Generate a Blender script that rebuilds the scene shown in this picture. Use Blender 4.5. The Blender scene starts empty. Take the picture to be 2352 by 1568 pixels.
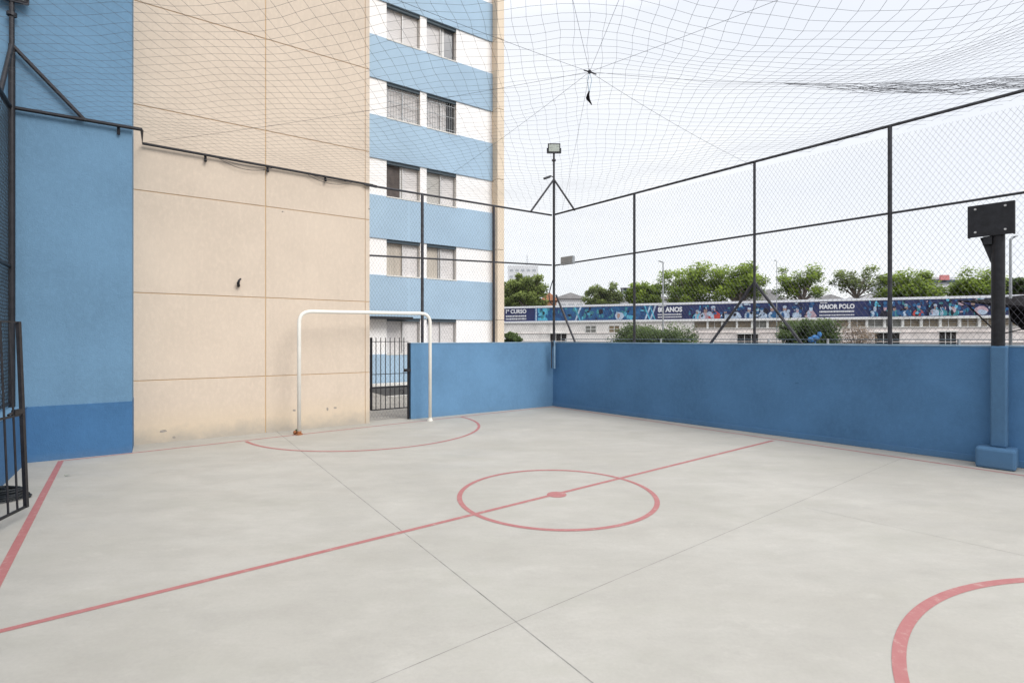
import bpy, bmesh, math, random
from mathutils import Vector, Matrix
R = math.radians
random.seed(7)
sc = bpy.context.scene
COL = sc.collection
F, CX, HY, EYE = 1200.0, 1176.0, 776.0, 1.6      # focal length in px of a 2352 px wide picture, horizon row, eye height

# ------------------------------------------------------------------ materials
def new_mat(name):
    m = bpy.data.materials.new(name); m.use_nodes = True
    nt = m.node_tree
    return m, nt, nt.nodes, nt.links, nt.nodes['Principled BSDF']

def mat(name, col, rough=0.7, var=0.0, vscale=3.0, bump=0.0, bscale=80.0, metal=0.0, spec=0.4, col2=None, stretch=None):
    m, nt, N, L, b = new_mat(name)
    b.inputs['Roughness'].default_value = rough
    b.inputs['Metallic'].default_value = metal
    b.inputs['Specular IOR Level'].default_value = spec
    b.inputs['Base Color'].default_value = (*col, 1)
    geo = N.new('ShaderNodeNewGeometry')
    src = geo.outputs['Position']
    if stretch:
        mp = N.new('ShaderNodeMapping'); mp.inputs['Scale'].default_value = stretch
        L.new(src, mp.inputs['Vector']); src = mp.outputs['Vector']
    if var > 0 or col2:
        n = N.new('ShaderNodeTexNoise'); n.inputs['Scale'].default_value = vscale
        n.inputs['Detail'].default_value = 7; n.inputs['Roughness'].default_value = 0.62
        L.new(src, n.inputs['Vector'])
        r = N.new('ShaderNodeValToRGB')
        a = col2 or tuple(c * (1 - var) for c in col)
        d = tuple(min(1, c * (1 + (var if not col2 else 0))) for c in col)
        r.color_ramp.elements[0].position = 0.32; r.color_ramp.elements[0].color = (*a, 1)
        r.color_ramp.elements[1].position = 0.68; r.color_ramp.elements[1].color = (*d, 1)
        L.new(n.outputs['Fac'], r.inputs['Fac']); L.new(r.outputs['Color'], b.inputs['Base Color'])
    if bump > 0:
        n2 = N.new('ShaderNodeTexNoise'); n2.inputs['Scale'].default_value = bscale
        n2.inputs['Detail'].default_value = 4
        L.new(geo.outputs['Position'], n2.inputs['Vector'])
        bp = N.new('ShaderNodeBump'); bp.inputs['Strength'].default_value = bump; bp.inputs['Distance'].default_value = 0.01
        L.new(n2.outputs['Fac'], bp.inputs['Height']); L.new(bp.outputs['Normal'], b.inputs['Normal'])
    return m

def painted_wall(name, col, grime=0.25, grime_h=0.35, base_col=(0.25, 0.22, 0.18), low=None, patch=0.10):
    """rendered and painted masonry: rolled-on patches, fine grain, rain runs, dirt rising from the floor"""
    m, nt, N, L, b = new_mat(name)
    b.inputs['Roughness'].default_value = 0.78; b.inputs['Specular IOR Level'].default_value = 0.25
    geo = N.new('ShaderNodeNewGeometry')
    def noise(scale, sc3=(1, 1, 1), det=6, rough=0.6):
        mp = N.new('ShaderNodeMapping'); mp.inputs['Scale'].default_value = sc3
        L.new(geo.outputs['Position'], mp.inputs['Vector'])
        n = N.new('ShaderNodeTexNoise'); n.inputs['Scale'].default_value = scale; n.inputs['Detail'].default_value = det
        n.inputs['Roughness'].default_value = rough
        L.new(mp.outputs['Vector'], n.inputs['Vector']); return n.outputs['Fac']
    def ramp(v, p0, p1, a=0.0, c=1.0):
        r = N.new('ShaderNodeMapRange'); r.inputs['From Min'].default_value = p0; r.inputs['From Max'].default_value = p1
        r.inputs['To Min'].default_value = a; r.inputs['To Max'].default_value = c
        L.new(v, r.inputs['Value']); return r.outputs['Result']
    def mix(f, a, c):
        x = N.new('ShaderNodeMix'); x.data_type = 'RGBA'
        L.new(f, x.inputs['Factor'])
        for s, v in ((6, a), (7, c)):
            if isinstance(v, tuple): x.inputs[s].default_value = (*v, 1)
            else: L.new(v, x.inputs[s])
        return x.outputs[2]
    dark = tuple(c * (1 - patch * 1.6) for c in col); light = tuple(min(1, c * (1 + patch)) for c in col)
    c = mix(ramp(noise(0.9), 0.35, 0.65), dark, light)
    c = mix(ramp(noise(22, (1, 1, 0.6), 3), 0.45, 0.75, 0, 0.35), c, tuple(min(1, k * 1.22) for k in col))
    c = mix(ramp(noise(5, (1, 1, 0.09), 5), 0.56, 0.8, 0, 0.22), c, tuple(k * 0.72 for k in col))
    sep = N.new('ShaderNodeSeparateXYZ'); L.new(geo.outputs['Position'], sep.inputs['Vector'])
    mm = N.new('ShaderNodeMath'); mm.operation = 'MULTIPLY_ADD'
    L.new(noise(3.2, (1, 1, 1), 8, 0.7), mm.inputs[0]); mm.inputs[1].default_value = -grime_h * 1.6; L.new(sep.outputs['Z'], mm.inputs[2])
    if low: c = mix(ramp(sep.outputs['Z'], low[0], low[0] + 0.5, 0.7, 0), c, low[1])
    g = ramp(mm.outputs[0], -grime_h * 0.75, grime_h * 0.1, grime * 3, 0)
    c = mix(g, c, base_col)
    L.new(c, b.inputs['Base Color'])
    bp = N.new('ShaderNodeBump'); bp.inputs['Strength'].default_value = 0.15 if 'beige' in name else 0.32; bp.inputs['Distance'].default_value = 0.012
    ad = N.new('ShaderNodeMath'); ad.operation = 'ADD'
    L.new(noise(60, (1, 1, 1), 3), ad.inputs[0]); L.new(noise(9, (1, 1, 1), 3), ad.inputs[1])
    L.new(ad.outputs[0], bp.inputs['Height']); L.new(bp.outputs['Normal'], b.inputs['Normal'])
    return m

def concrete_mat():
    m, nt, N, L, b = new_mat('court_concrete')
    geo = N.new('ShaderNodeNewGeometry')
    def noise(scale, sc3, det=6, rough=0.6, rot=0.0):
        mp = N.new('ShaderNodeMapping'); mp.inputs['Scale'].default_value = sc3; mp.inputs['Rotation'].default_value = (0, 0, rot)
        L.new(geo.outputs['Position'], mp.inputs['Vector'])
        n = N.new('ShaderNodeTexNoise'); n.inputs['Scale'].default_value = scale; n.inputs['Detail'].default_value = det
        n.inputs['Roughness'].default_value = rough
        L.new(mp.outputs['Vector'], n.inputs['Vector']); return n.outputs['Fac']
    def rng(v, p0, p1, a, c):
        r = N.new('ShaderNodeMapRange'); r.inputs['From Min'].default_value = p0; r.inputs['From Max'].default_value = p1
        r.inputs['To Min'].default_value = a; r.inputs['To Max'].default_value = c; L.new(v, r.inputs['Value']); return r.outputs['Result']
    def mix(f, a, c, mode='MIX'):
        x = N.new('ShaderNodeMix'); x.data_type = 'RGBA'; x.blend_type = mode
        L.new(f, x.inputs['Factor'])
        for s, v in ((6, a), (7, c)):
            if isinstance(v, tuple): x.inputs[s].default_value = (*v, 1)
            else: L.new(v, x.inputs[s])
        return x.outputs[2]
    c = mix(rng(noise(0.55, (1, 1, 1), 5, 0.55), 0.35, 0.65, 0, 1), CONC_A, CONC_B)
    c = mix(rng(noise(2.0, (0.75, 1.5, 1), 8, 0.7, R(-12)), 0.42, 0.72, 0, 0.6), c, tuple(k * 0.84 for k in CONC_A))
    c = mix(rng(noise(3.2, (0.8, 1.4, 1), 8, 0.72, R(20)), 0.55, 0.75, 0, 0.45), c, tuple(min(1, k * 1.13) for k in CONC_B))
    c = mix(rng(noise(45, (1, 1, 1), 4, 0.7), 0.3, 0.7, 0, 0.16), c, (0.22, 0.21, 0.20))
    c = mix(rng(noise(16, (1, 1, 1), 8, 0.8), 0.63, 0.75, 0, 0.45), c, (0.24, 0.22, 0.18))
    c = mix(rng(noise(0.9, (0.7, 1.2, 1), 9, 0.75, R(-25)), 0.50, 0.68, 0, 0.55), c, (0.345, 0.335, 0.29))
    c = mix(rng(noise(7, (0.25, 2.6, 1), 10, 0.85, R(-18)), 0.60, 0.70, 0, 0.30), c, (0.30, 0.285, 0.25))
    c = mix(rng(noise(9, (2.4, 0.3, 1), 10, 0.85, R(-40)), 0.63, 0.70, 0, 0.28), c, (0.56, 0.54, 0.50))
    c = mix(rng(noise(28, (1, 1, 1), 9, 0.9), 0.70, 0.74, 0, 0.6), c, (0.16, 0.15, 0.13))
    L.new(c, b.inputs['Base Color'])
    L.new(rng(noise(1.8, (0.5, 1.5, 1), 6), 0.3, 0.7, 0.5, 0.75), b.inputs['Roughness'])
    b.inputs['Specular IOR Level'].default_value = 0.35
    bp = N.new('ShaderNodeBump'); bp.inputs['Strength'].default_value = 0.18; bp.inputs['Distance'].default_value = 0.006
    L.new(noise(55, (1, 1, 1), 5), bp.inputs['Height']); L.new(bp.outputs['Normal'], b.inputs['Normal'])
    return m
CONC_A = (0.385, 0.367, 0.328); CONC_B = (0.445, 0.427, 0.388)

def paint_line_mat():
    m, nt, N, L, b = new_mat('red_floor_paint')
    geo = N.new('ShaderNodeNewGeometry')
    n = N.new('ShaderNodeTexNoise'); n.inputs['Scale'].default_value = 14; n.inputs['Detail'].default_value = 9; n.inputs['Roughness'].default_value = 0.75
    L.new(geo.outputs['Position'], n.inputs['Vector'])
    r = N.new('ShaderNodeValToRGB')
    r.color_ramp.elements[0].position = 0.30; r.color_ramp.elements[0].color = (0.34, 0.115, 0.115, 1)
    r.color_ramp.elements[1].position = 0.72; r.color_ramp.elements[1].color = (0.45, 0.31, 0.28, 1)
    e = r.color_ramp.elements.new(0.55); e.color = (0.365, 0.145, 0.14, 1)
    L.new(n.outputs['Fac'], r.inputs['Fac']); L.new(r.outputs['Color'], b.inputs['Base Color'])
    b.inputs['Roughness'].default_value = 0.6
    return m

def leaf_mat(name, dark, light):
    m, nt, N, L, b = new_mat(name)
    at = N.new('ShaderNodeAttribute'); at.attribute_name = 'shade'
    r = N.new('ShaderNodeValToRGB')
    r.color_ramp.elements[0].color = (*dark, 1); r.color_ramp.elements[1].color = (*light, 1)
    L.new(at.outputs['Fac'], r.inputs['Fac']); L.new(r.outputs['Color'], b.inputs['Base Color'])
    b.inputs['Roughness'].default_value = 0.6; b.inputs['Specular IOR Level'].default_value = 0.3
    tr = N.new('ShaderNodeBsdfTranslucent'); L.new(r.outputs['Color'], tr.inputs['Color'])
    ms = N.new('ShaderNodeMixShader'); ms.inputs[0].default_value = 0.35
    L.new(b.outputs[0], ms.inputs[1]); L.new(tr.outputs[0], ms.inputs[2])
    L.new(ms.outputs[0], N['Material Output'].inputs['Surface'])
    return m

M = dict(
    scuff=mat('wall_scuff', (0.052, 0.135, 0.255), 0.9, 0.25, 30),
    chip=mat('bare_render_chip', (0.30, 0.27, 0.24), 0.9, 0.3, 40),
    conc=concrete_mat(), red=paint_line_mat(),
    joint=mat('slab_joint_grey', (0.24, 0.23, 0.215), 0.9, 0.3, 9),  # dark grey of the joints between the floor slabs
    beige=painted_wall('beige_wall_paint', (0.595, 0.500, 0.408), 0.26, 0.30, (0.36, 0.33, 0.29), low=(0.1, (0.60, 0.49, 0.35)), patch=0.035),
    beigejoint=mat('beige_joint', (0.62, 0.43, 0.24), 0.9),
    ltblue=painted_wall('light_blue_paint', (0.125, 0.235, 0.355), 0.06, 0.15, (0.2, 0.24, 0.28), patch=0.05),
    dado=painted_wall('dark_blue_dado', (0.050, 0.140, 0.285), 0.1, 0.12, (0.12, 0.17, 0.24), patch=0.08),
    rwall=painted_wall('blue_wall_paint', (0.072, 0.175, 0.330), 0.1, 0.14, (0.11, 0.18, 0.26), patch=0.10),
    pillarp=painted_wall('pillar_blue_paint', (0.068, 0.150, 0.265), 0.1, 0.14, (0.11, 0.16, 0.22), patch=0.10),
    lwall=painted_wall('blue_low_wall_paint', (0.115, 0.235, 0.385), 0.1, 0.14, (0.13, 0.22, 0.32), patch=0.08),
    fblue=mat('facade_blue', (0.345, 0.485, 0.63), 0.75, 0.06, 0.6, 0.15, 40),
    fwhite=mat('facade_white', (0.86, 0.86, 0.87), 0.75, 0.04, 0.8, 0.12, 40),
    fbeige=mat('facade_beige', (0.70, 0.60, 0.48), 0.75, 0.05, 0.8, 0.12, 40),
    black=mat('black_steel_paint', (0.016, 0.016, 0.020), 0.45, 0.4, 12, 0.1, 60, 0.2),
    grey_steel=mat('dark_grey_steel', (0.045, 0.045, 0.052), 0.5, 0.4, 9, 0, 60, 0.3),
    wire=mat('fence_wire', (0.10, 0.10, 0.12), 0.5, 0, metal=0.4),
    wire_black=mat('coated_black_wire', (0.010, 0.013, 0.016), 0.6),
    net=mat('net_twine', (0.07, 0.07, 0.075), 0.8),
    rope=mat('support_rope', (0.04, 0.04, 0.05), 0.8),
    white_pipe=mat('white_goal_paint', (0.78, 0.76, 0.70), 0.35, 0.05, 6),
    rust=mat('rusty_steel', (0.30, 0.12, 0.05), 0.85, 0.4, 30),
    alu=mat('aluminium_frame', (0.50, 0.50, 0.50), 0.5, metal=0.2),
    glassd=mat('dark_window_glass', (0.02, 0.022, 0.026), 0.12, spec=0.8),
    glassg=mat('grey_window_glass', (0.16, 0.17, 0.19), 0.2, spec=0.6),
    shutter=mat('pale_shutter', (0.66, 0.645, 0.65), 0.6, 0.1, 2, stretch=(1, 1, 12)),
    shuttert=mat('taupe_shutter', (0.46, 0.45, 0.43), 0.6, 0.1, 2, stretch=(1, 1, 12)),
    curtain=mat('beige_curtain', (0.46, 0.42, 0.37), 0.9, 0.22, 3, stretch=(9, 9, 0.2)),
    brownin=mat('brown_interior_screen', (0.085, 0.07, 0.065), 0.8, 0.3, 6),
    lint=mat('dark_lintel', (0.055, 0.085, 0.11), 0.6),
    capl=mat('wall_cap_paint', (0.20, 0.31, 0.42), 0.7, 0.2, 6, 0.2),
    asphalt=mat('street_asphalt', (0.055, 0.055, 0.055), 0.9, 0.25, 1.5, 0.3, 60),
    paving=mat('pale_paving', (0.34, 0.33, 0.31), 0.85, 0.18, 2, 0.2, 40),
    white_edge=mat('white_kerb_paint', (0.72, 0.72, 0.70), 0.7, 0.1, 4),
    stwhite=mat('aged_white_render', (0.80, 0.77, 0.74), 0.8, 0.14, 1.4, 0.2, 12),
    stpink=mat('pinkish_render', (0.76, 0.70, 0.67), 0.85, 0.2, 1.1, 0.2, 12),
    stledge=mat('white_ledge', (0.68, 0.68, 0.66), 0.7, 0.08, 3),
    brownwin=mat('brown_dusty_glass', (0.22, 0.165, 0.10), 0.5, 0.4, 1.7, stretch=(1, 1, 3)),
    greywin=mat('grey_dusty_glass', (0.20, 0.20, 0.18), 0.5, 0.4, 1.7, stretch=(1, 1, 3)),
    hole=mat('dark_opening', (0.02, 0.018, 0.016), 0.9),
    navy=mat('banner_navy', (0.022, 0.032, 0.115), 0.5, 0.35, 0.9),
    bluep=mat('banner_blue_print', (0.03, 0.16, 0.36), 0.5, 0, 2.2, col2=(0.012, 0.035, 0.14)),
    cyan=mat('banner_cyan_print', (0.10, 0.42, 0.60), 0.5, 0.35, 3),
    teal=mat('banner_teal_print', (0.05, 0.25, 0.30), 0.5, 0.4, 3),
    bwhite=mat('banner_white', (0.75, 0.77, 0.82), 0.5),
    bpale=mat('banner_pale_print', (0.42, 0.52, 0.66), 0.5, 0.35, 4),
    bred=mat('banner_red_print', (0.50, 0.06, 0.05), 0.5, 0.3, 4),
    bpink=mat('banner_pink_print', (0.48, 0.34, 0.40), 0.5, 0.3, 4),
    bskin=mat('banner_skin_print', (0.34, 0.23, 0.20), 0.5, 0.3, 6),
    bdark=mat('banner_black_print', (0.01, 0.01, 0.025), 0.5),
    roofg=mat('grey_roof_sheet', (0.30, 0.295, 0.30), 0.8, 0.15, 0.8),
    roofo=mat('orange_roof_tile', (0.46, 0.22, 0.13), 0.85, 0.25, 2),
    farw=mat('far_white_wall', (0.66, 0.67, 0.69), 0.9, 0.06, 0.3),
    farwin=mat('far_window', (0.42, 0.44, 0.47), 0.6),
    signred=mat('red_sign', (0.55, 0.20, 0.20), 0.5),
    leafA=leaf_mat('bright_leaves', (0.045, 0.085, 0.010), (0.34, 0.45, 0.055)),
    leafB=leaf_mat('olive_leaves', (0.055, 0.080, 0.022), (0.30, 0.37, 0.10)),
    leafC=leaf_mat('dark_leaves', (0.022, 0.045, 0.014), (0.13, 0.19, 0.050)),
    leafD=leaf_mat('dry_twigs', (0.16, 0.11, 0.07), (0.38, 0.30, 0.22)),
    bark=mat('tree_bark', (0.16, 0.13, 0.11), 0.9, 0.3, 6),
    lampg=mat('lamp_post_grey', (0.34, 0.36, 0.38), 0.5, 0.1, 3, metal=0.3),
    lens=mat('floodlight_glass', (0.55, 0.60, 0.55), 0.25, 0.15, 9, spec=0.8),
    canopy=mat('black_canopy_cloth', (0.010, 0.009, 0.010), 0.95, 0.3, 3, spec=0.05),
    bluecloth=mat('blue_cloth', (0.03, 0.13, 0.32), 0.8, 0.3, 8),
    bluestring=mat('pale_blue_string', (0.20, 0.34, 0.45), 0.8),
    leafgreen=mat('small_green_leaf', (0.07, 0.16, 0.06), 0.7),
)

# ------------------------------------------------------------------ mesh builder
class MB:
    def __init__(s): s.v = []; s.f = []; s.m = []; s.a = []
    def face(s, pts, mi=0, a=0.5):
        i = len(s.v); s.v += [tuple(p) for p in pts]; s.f.append(tuple(range(i, i + len(pts)))); s.m.append(mi); s.a.append(a)
    def hexa(s, p, mi=0):            # p: 8 points, bottom ring 0-3, top ring 4-7
        i = len(s.v); s.v += [tuple(q) for q in p]
        for f in ((3, 2, 1, 0), (4, 5, 6, 7), (0, 1, 5, 4), (1, 2, 6, 5), (2, 3, 7, 6), (3, 0, 4, 7)):
            s.f.append(tuple(i + k for k in f)); s.m.append(mi); s.a.append(0.5)
    def tube(s, pts, r, n=8, mi=0, caps=True, taper=None):
        pts = [Vector(p) for p in pts]; k = len(pts); base = len(s.v); prev = None
        for i, p in enumerate(pts):
            d = (pts[min(i + 1, k - 1)] - pts[max(i - 1, 0)]).normalized()
            if prev is None:
                up = Vector((0, 0, 1)) if abs(d.z) < 0.9 else Vector((1, 0, 0))
                x = d.cross(up).normalized()
            else:
                x = (prev - d * prev.dot(d)).normalized()
            y = d.cross(x); prev = x
            rr = r if taper is None else r + (taper - r) * i / max(1, k - 1)
            for j in range(n):
                a = 2 * math.pi * (j + 0.5) / n
                s.v.append(tuple(p + (x * math.cos(a) + y * math.sin(a)) * rr))
        for i in range(k - 1):
            for j in range(n):
                a = base + i * n + j; b = base + i * n + (j + 1) % n
                s.f.append((a, b, b + n, a + n)); s.m.append(mi); s.a.append(0.5)
        if caps:
            s.f.append(tuple(base + j for j in range(n))[::-1]); s.m.append(mi); s.a.append(0.5)
            s.f.append(tuple(base + (k - 1) * n + j for j in range(n))); s.m.append(mi); s.a.append(0.5)
    def bar(s, a, b, w, h, mi=0, side=None):      # square bar between two points
        a = Vector(a); b = Vector(b); d = (b - a).normalized()
        up = Vector((0, 0, 1)) if abs(d.z) < 0.95 else (Vector(side) if side else Vector((1, 0, 0)))
        x = d.cross(up).normalized() * w / 2; y = x.cross(d).normalized() * h / 2
        s.hexa([a - x - y, a + x - y, b + x - y, b - x - y, a - x + y, a + x + y, b + x + y, b - x + y], mi)
    def ball(s, c, r, mi=0, n=8, sc3=(1, 1, 1), jit=0.0, rnd=random):
        base = len(s.v); rings = n // 2 + 1
        for i in range(rings):
            th = math.pi * i / (rings - 1)
            for j in range(n):
                ph = 2 * math.pi * j / n; q = r * (1 + rnd.uniform(-jit, jit))
                s.v.append((c[0] + q * sc3[0] * math.sin(th) * math.cos(ph), c[1] + q * sc3[1] * math.sin(th) * math.sin(ph), c[2] + q * sc3[2] * math.cos(th)))
        for i in range(rings - 1):
            for j in range(n):
                a = base + i * n + j; b = base + i * n + (j + 1) % n
                s.f.append((a, a + n, b + n, b)); s.m.append(mi); s.a.append(0.5)
    def build(s, name, mats, parent=None, bevel=0.0, smooth=False, shade=False):
        me = bpy.data.meshes.new(name); me.from_pydata(s.v, [], s.f)
        if not isinstance(mats, (list, tuple)): mats = [mats]
        for m in mats: me.materials.append(m)
        me.polygons.foreach_set('material_index', s.m)
        if smooth: me.polygons.foreach_set('use_smooth', [True] * len(s.f))
        if shade:
            at = me.attributes.new('shade', 'FLOAT', 'FACE'); at.data.foreach_set('value', s.a)
        me.update()
        o = bpy.data.objects.new(name, me); COL.objects.link(o)
        if not shade and len(s.f) < 3000 and not bevel:
            bm = bmesh.new(); bm.from_mesh(me); bmesh.ops.recalc_face_normals(bm, faces=bm.faces); bm.to_mesh(me); bm.free()
        if bevel:
            bm = bmesh.new(); bm.from_mesh(me); bmesh.ops.remove_doubles(bm, verts=bm.verts, dist=1e-5)
            bmesh.ops.recalc_face_normals(bm, faces=bm.faces); bm.to_mesh(me); bm.free()
            md = o.modifiers.new('bevel', 'BEVEL'); md.width = bevel; md.segments = 2; md.limit_method = 'ANGLE'
        if parent is not None:
            o.parent = parent; o.matrix_parent_inverse = Matrix.Translation(-Vector(parent.location))
        return o

def tag(o, label=None, cat=None, group=None, kind=None):
    if label: o['label'] = label
    if cat: o['category'] = cat
    if group: o['group'] = group
    if kind: o['kind'] = kind
    return o
def thing(name, loc, label, cat, group=None):
    o = bpy.data.objects.new(name, None); COL.objects.link(o); o.location = loc; o.empty_display_size = 0.2
    return tag(o, label, cat, group)

# ------------------------------------------------------------------ site frames
class Frame:
    """vertical plane: s runs along it, t stands off it, z is up"""
    def __init__(s, o, u, n): s.o = Vector(o); s.u = Vector(u).normalized(); s.n = Vector(n).normalized()
    def p(s, a, t, z): q = s.o + s.u * a + s.n * t; return Vector((q.x, q.y, z))
    def s_at(s, px, t=0.0):          # distance along the plane that a picture column meets
        k = (px - CX) / F; o = s.o + s.n * t
        return (k * o.y - o.x) / (s.u.x - k * s.u.y)
    def z_at(s, px, py, t=0.0):
        q = s.p(s.s_at(px, t), t, 0); return EYE + (HY - py) * q.y / F
    def at(s, px, py, t=0.0): return s.p(s.s_at(px, t), t, s.z_at(px, py, t))
    def box(s, mb, a0, a1, t0, t1, z0, z1, mi=0):
        mb.hexa([s.p(a0, t0, z0), s.p(a1, t0, z0), s.p(a1, t1, z0), s.p(a0, t1, z0), s.p(a0, t0, z1), s.p(a1, t0, z1), s.p(a1, t1, z1), s.p(a0, t1, z1)], mi)
def P(px, py, Y): return Vector(((px - CX) / F * Y, Y, EYE + (HY - py) * Y / F))
def G(px, py, z=0.0):
    Y = F * (EYE - z) / (py - HY); return Vector(((px - CX) / F * Y, Y, z))

C = (0.964, 12.31)
LF = Frame(C, (-0.827, -0.562), (0.562, -0.827))         # building line, runs left from the far corner
RF = Frame(C, (0.671, -0.741), (-0.741, -0.671))         # right boundary wall
FF = Frame((-5.07, 18.65), (0.827, 0.562), (0.562, -0.827))  # recessed window facade
SL = 9.10                                                 # left boundary wall stands at this s of LF
SF = Frame(LF.p(SL, 0.6, 0).xy, LF.n.xy, -LF.u.xy)        # left boundary wall, runs toward the camera; t>0 is court side
RAIL = 4.5

# ------------------------------------------------------------------ ground, court slab, markings
mb = MB(); mb.face([(-900, -300, -0.25), (900, -300, -0.25), (900, 1500, -0.25), (-900, 1500, -0.25)])
tag(mb.build('ground', M['asphalt']), kind='structure')
mb = MB()
pts = [LF.p(-0.2, -0.25, 0), LF.p(4.6, -0.25, 0), LF.p(SL + 0.2, -0.25, 0), LF.p(SL + 0.2, 15, 0), RF.p(16, -0.2, 0)]
pts = [Vector((p.x, p.y, 0)) for p in pts]
mb.face(pts[::-1]); n = len(pts)
low = [Vector((p.x, p.y, -0.24)) for p in pts]
for i in range(n): mb.face([pts[i], low[i], low[(i + 1) % n], pts[(i + 1) % n]])
o = mb.build('court_floor', M['conc']); tag(o, kind='structure')
# yard beyond the gate
mb = MB()
def quad(mb, pts, z, mi=0): mb.face([Vector((p[0], p[1], z)) for p in pts], mi)
yd = [FF.p(-1.0, 0.1, 0), FF.p(9, 0.1, 0), LF.p(-2.0, -0.30, 0), LF.p(4.4, -0.30, 0)]
quad(mb, [yd[0], yd[3], yd[2], yd[1]], -0.02)
tag(mb.build('yard_paving', M['paving']), kind='structure')
mb = MB(); FF.box(mb, -1, 8, 1.5, 1.75, -0.015, 0.10); FF.box(mb, -1, 8, 4.3, 4.42, -0.016, -0.010)
tag(mb.build('kerb', M['white_edge'], bevel=0.01), kind='structure')
mb = MB(); quad(mb, [FF.p(-1, 4.2, 0), FF.p(-1, 1.8, 0), FF.p(8, 1.8, 0), FF.p(8, 4.2, 0)][::-1], -0.014)
tag(mb.build('road', M['asphalt']), kind='structure')

CT = Vector((0.474, 5.32)); ua = Vector((0.790, 0.613)).normalized(); ub = Vector((ua.y, -ua.x))   # ua along halfway line, ub toward the near goal
LW = 0.050
def strip(name, a, b, z=0.003, w=LW, m='red'):
    a = Vector(a[:2]); b = Vector(b[:2]); d = (b - a).normalized(); x = Vector((-d.y, d.x)) * w / 2
    mb = MB(); k = max(1, int((b - a).length / 0.5))
    for i in range(k):
        p = a + (b - a) * i / k; q = a + (b - a) * (i + 1) / k
        mb.face([(*(p - x), z), (*(q - x), z), (*(q + x), z), (*(p + x), z)])
    return tag(mb.build(name, M[m]), kind='structure')
def ring(name, c, r, a0, a1, z, w=LW):
    mb = MB(); n = 96
    for i in range(n):
        p = a0 + (a1 - a0) * i / n; q = a0 + (a1 - a0) * (i + 1) / n
        g = lambda a, rr: (c[0] + rr * math.cos(a), c[1] + rr * math.sin(a), z)
        if w is None: mb.face([(c[0], c[1], z), g(p, r), g(q, r)])
        else: mb.face([g(p, r - w / 2), g(p, r + w / 2), g(q, r + w / 2), g(q, r - w / 2)])
    return tag(mb.build(name, M['red']), kind='structure')
A = G(140, 1058); B = G(1268, 933.5)
near_dir = (G(10, 1305) - A); near_dir.z = 0; near_dir.normalize()
strip('goal_line', A, B, 0.0012, 0.042)
strip('touchline', A, A + near_dir * 10, 0.0016, 0.06)
rt = (G(2352, 1092) - B); rt.z = 0
strip('touchline', B, B + rt * 1.5, 0.0016, 0.042)
H0 = G(0, 1449); H1 = G(1765, 1014)
strip('halfway_line', H0 + (H0 - H1) * 0.3, H1 + (H1 - H0) * 0.018, 0.0018)
hl = (H1 - H0).xy.normalized(); CT = CT.lerp(H0.xy + hl * (CT - H0.xy).dot(hl), 0.6)
ring('centre_circle', CT, 0.99, 0, 2 * math.pi, 0.0022)
ring('centre_spot', CT, 0.10, 0, 2 * math.pi, 0.0026, None)
E1 = G(575, 1012); E2 = G(1052, 957.3); gm = (E1 + E2) / 2; ga = math.atan2(ub.y, ub.x)
gdir = (E2 - E1).xy; rr = gdir.length / 2 * 1.03; g0 = math.atan2(gdir.y, gdir.x)
ring('penalty_arc', gm.xy, rr, g0, g0 - math.pi, 0.0022)
gm2 = 2 * CT - gm.xy
GOALN = Vector((3.62, 1.38))
ring('penalty_arc', GOALN, 2.088, ga + math.pi / 2, ga + 1.5 * math.pi, 0.0022, 0.060)
def joint(a, b, w=0.007): return strip('slab_joint', a, b, 0.0007, w, 'joint')
J = G(660, 1010); J2 = G(1185, 1427); d = J2 - J
joint(J - d * 0.15, J + d * 1.9, 0.0075)
K1 = G(2040, 1065); K2 = G(1190, 1425); d2 = K2 - K1
joint(K1 - d2 * 0.2, K1 + d2 * 1.9, 0.0045)
d3 = G(2352, 1275) - G(1850, 1165); joint(G(1850, 1165), G(1850, 1165) + d3 * 2, 0.003)

# ------------------------------------------------------------------ apartment building
SB = LF.s_at(849)                 # right edge of the beige block
S0 = LF.s_at(303, 0.6)            # edge between beige wall and projecting blue wall
TOP = 21.0
blk = thing('apartment_building', LF.p(6, 0, 0), 'tall apartment building with blind beige gable, blue corner and banded blue and white window side', 'building')
mb = MB(); LF.box(mb, SB, S0 + 0.02, -0.012, -8.7, -0.2, TOP)
mb.build('wall_core', M['beigejoint'], blk)
mb = MB()
zj = [0.0, 0.956, 2.28, 3.82, 5.10, 6.65, 7.96, 9.50, 10.8, 12.35, 13.65, 15.2, 16.5, 18.0, 19.4, TOP]
sj = [SB, LF.s_at(839), LF.s_at(610), S0 + 0.02]
g = 0.006
for i in range(len(zj) - 1):
    for j in range(3):
        gg = 0.0035 if j == 0 else g
        LF.box(mb, sj[j] + (gg if j else 0), sj[j + 1] - (0 if j == 2 else (0.0035 if j == 0 else g)), -0.05, 0.0, zj[i] + (g if i else -0.2), zj[i + 1] - g)
o = mb.build('gable_wall', M['beige'], blk, bevel=0.004); tag(o, 'beige blind wall with thin panel joints and grimy foot')
mb = MB(); LF.box(mb, S0, 16, -8.7, 0.6, 0.715, TOP); tag(mb.build('corner_wall', M['ltblue'], blk), 'light blue projecting wall')
mb = MB(); LF.box(mb, S0 - 0.004, 16, -8.7, 0.612, -0.2, 0.715); tag(mb.build('dado', M['dado'], blk), 'dark blue painted lower band')
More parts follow.
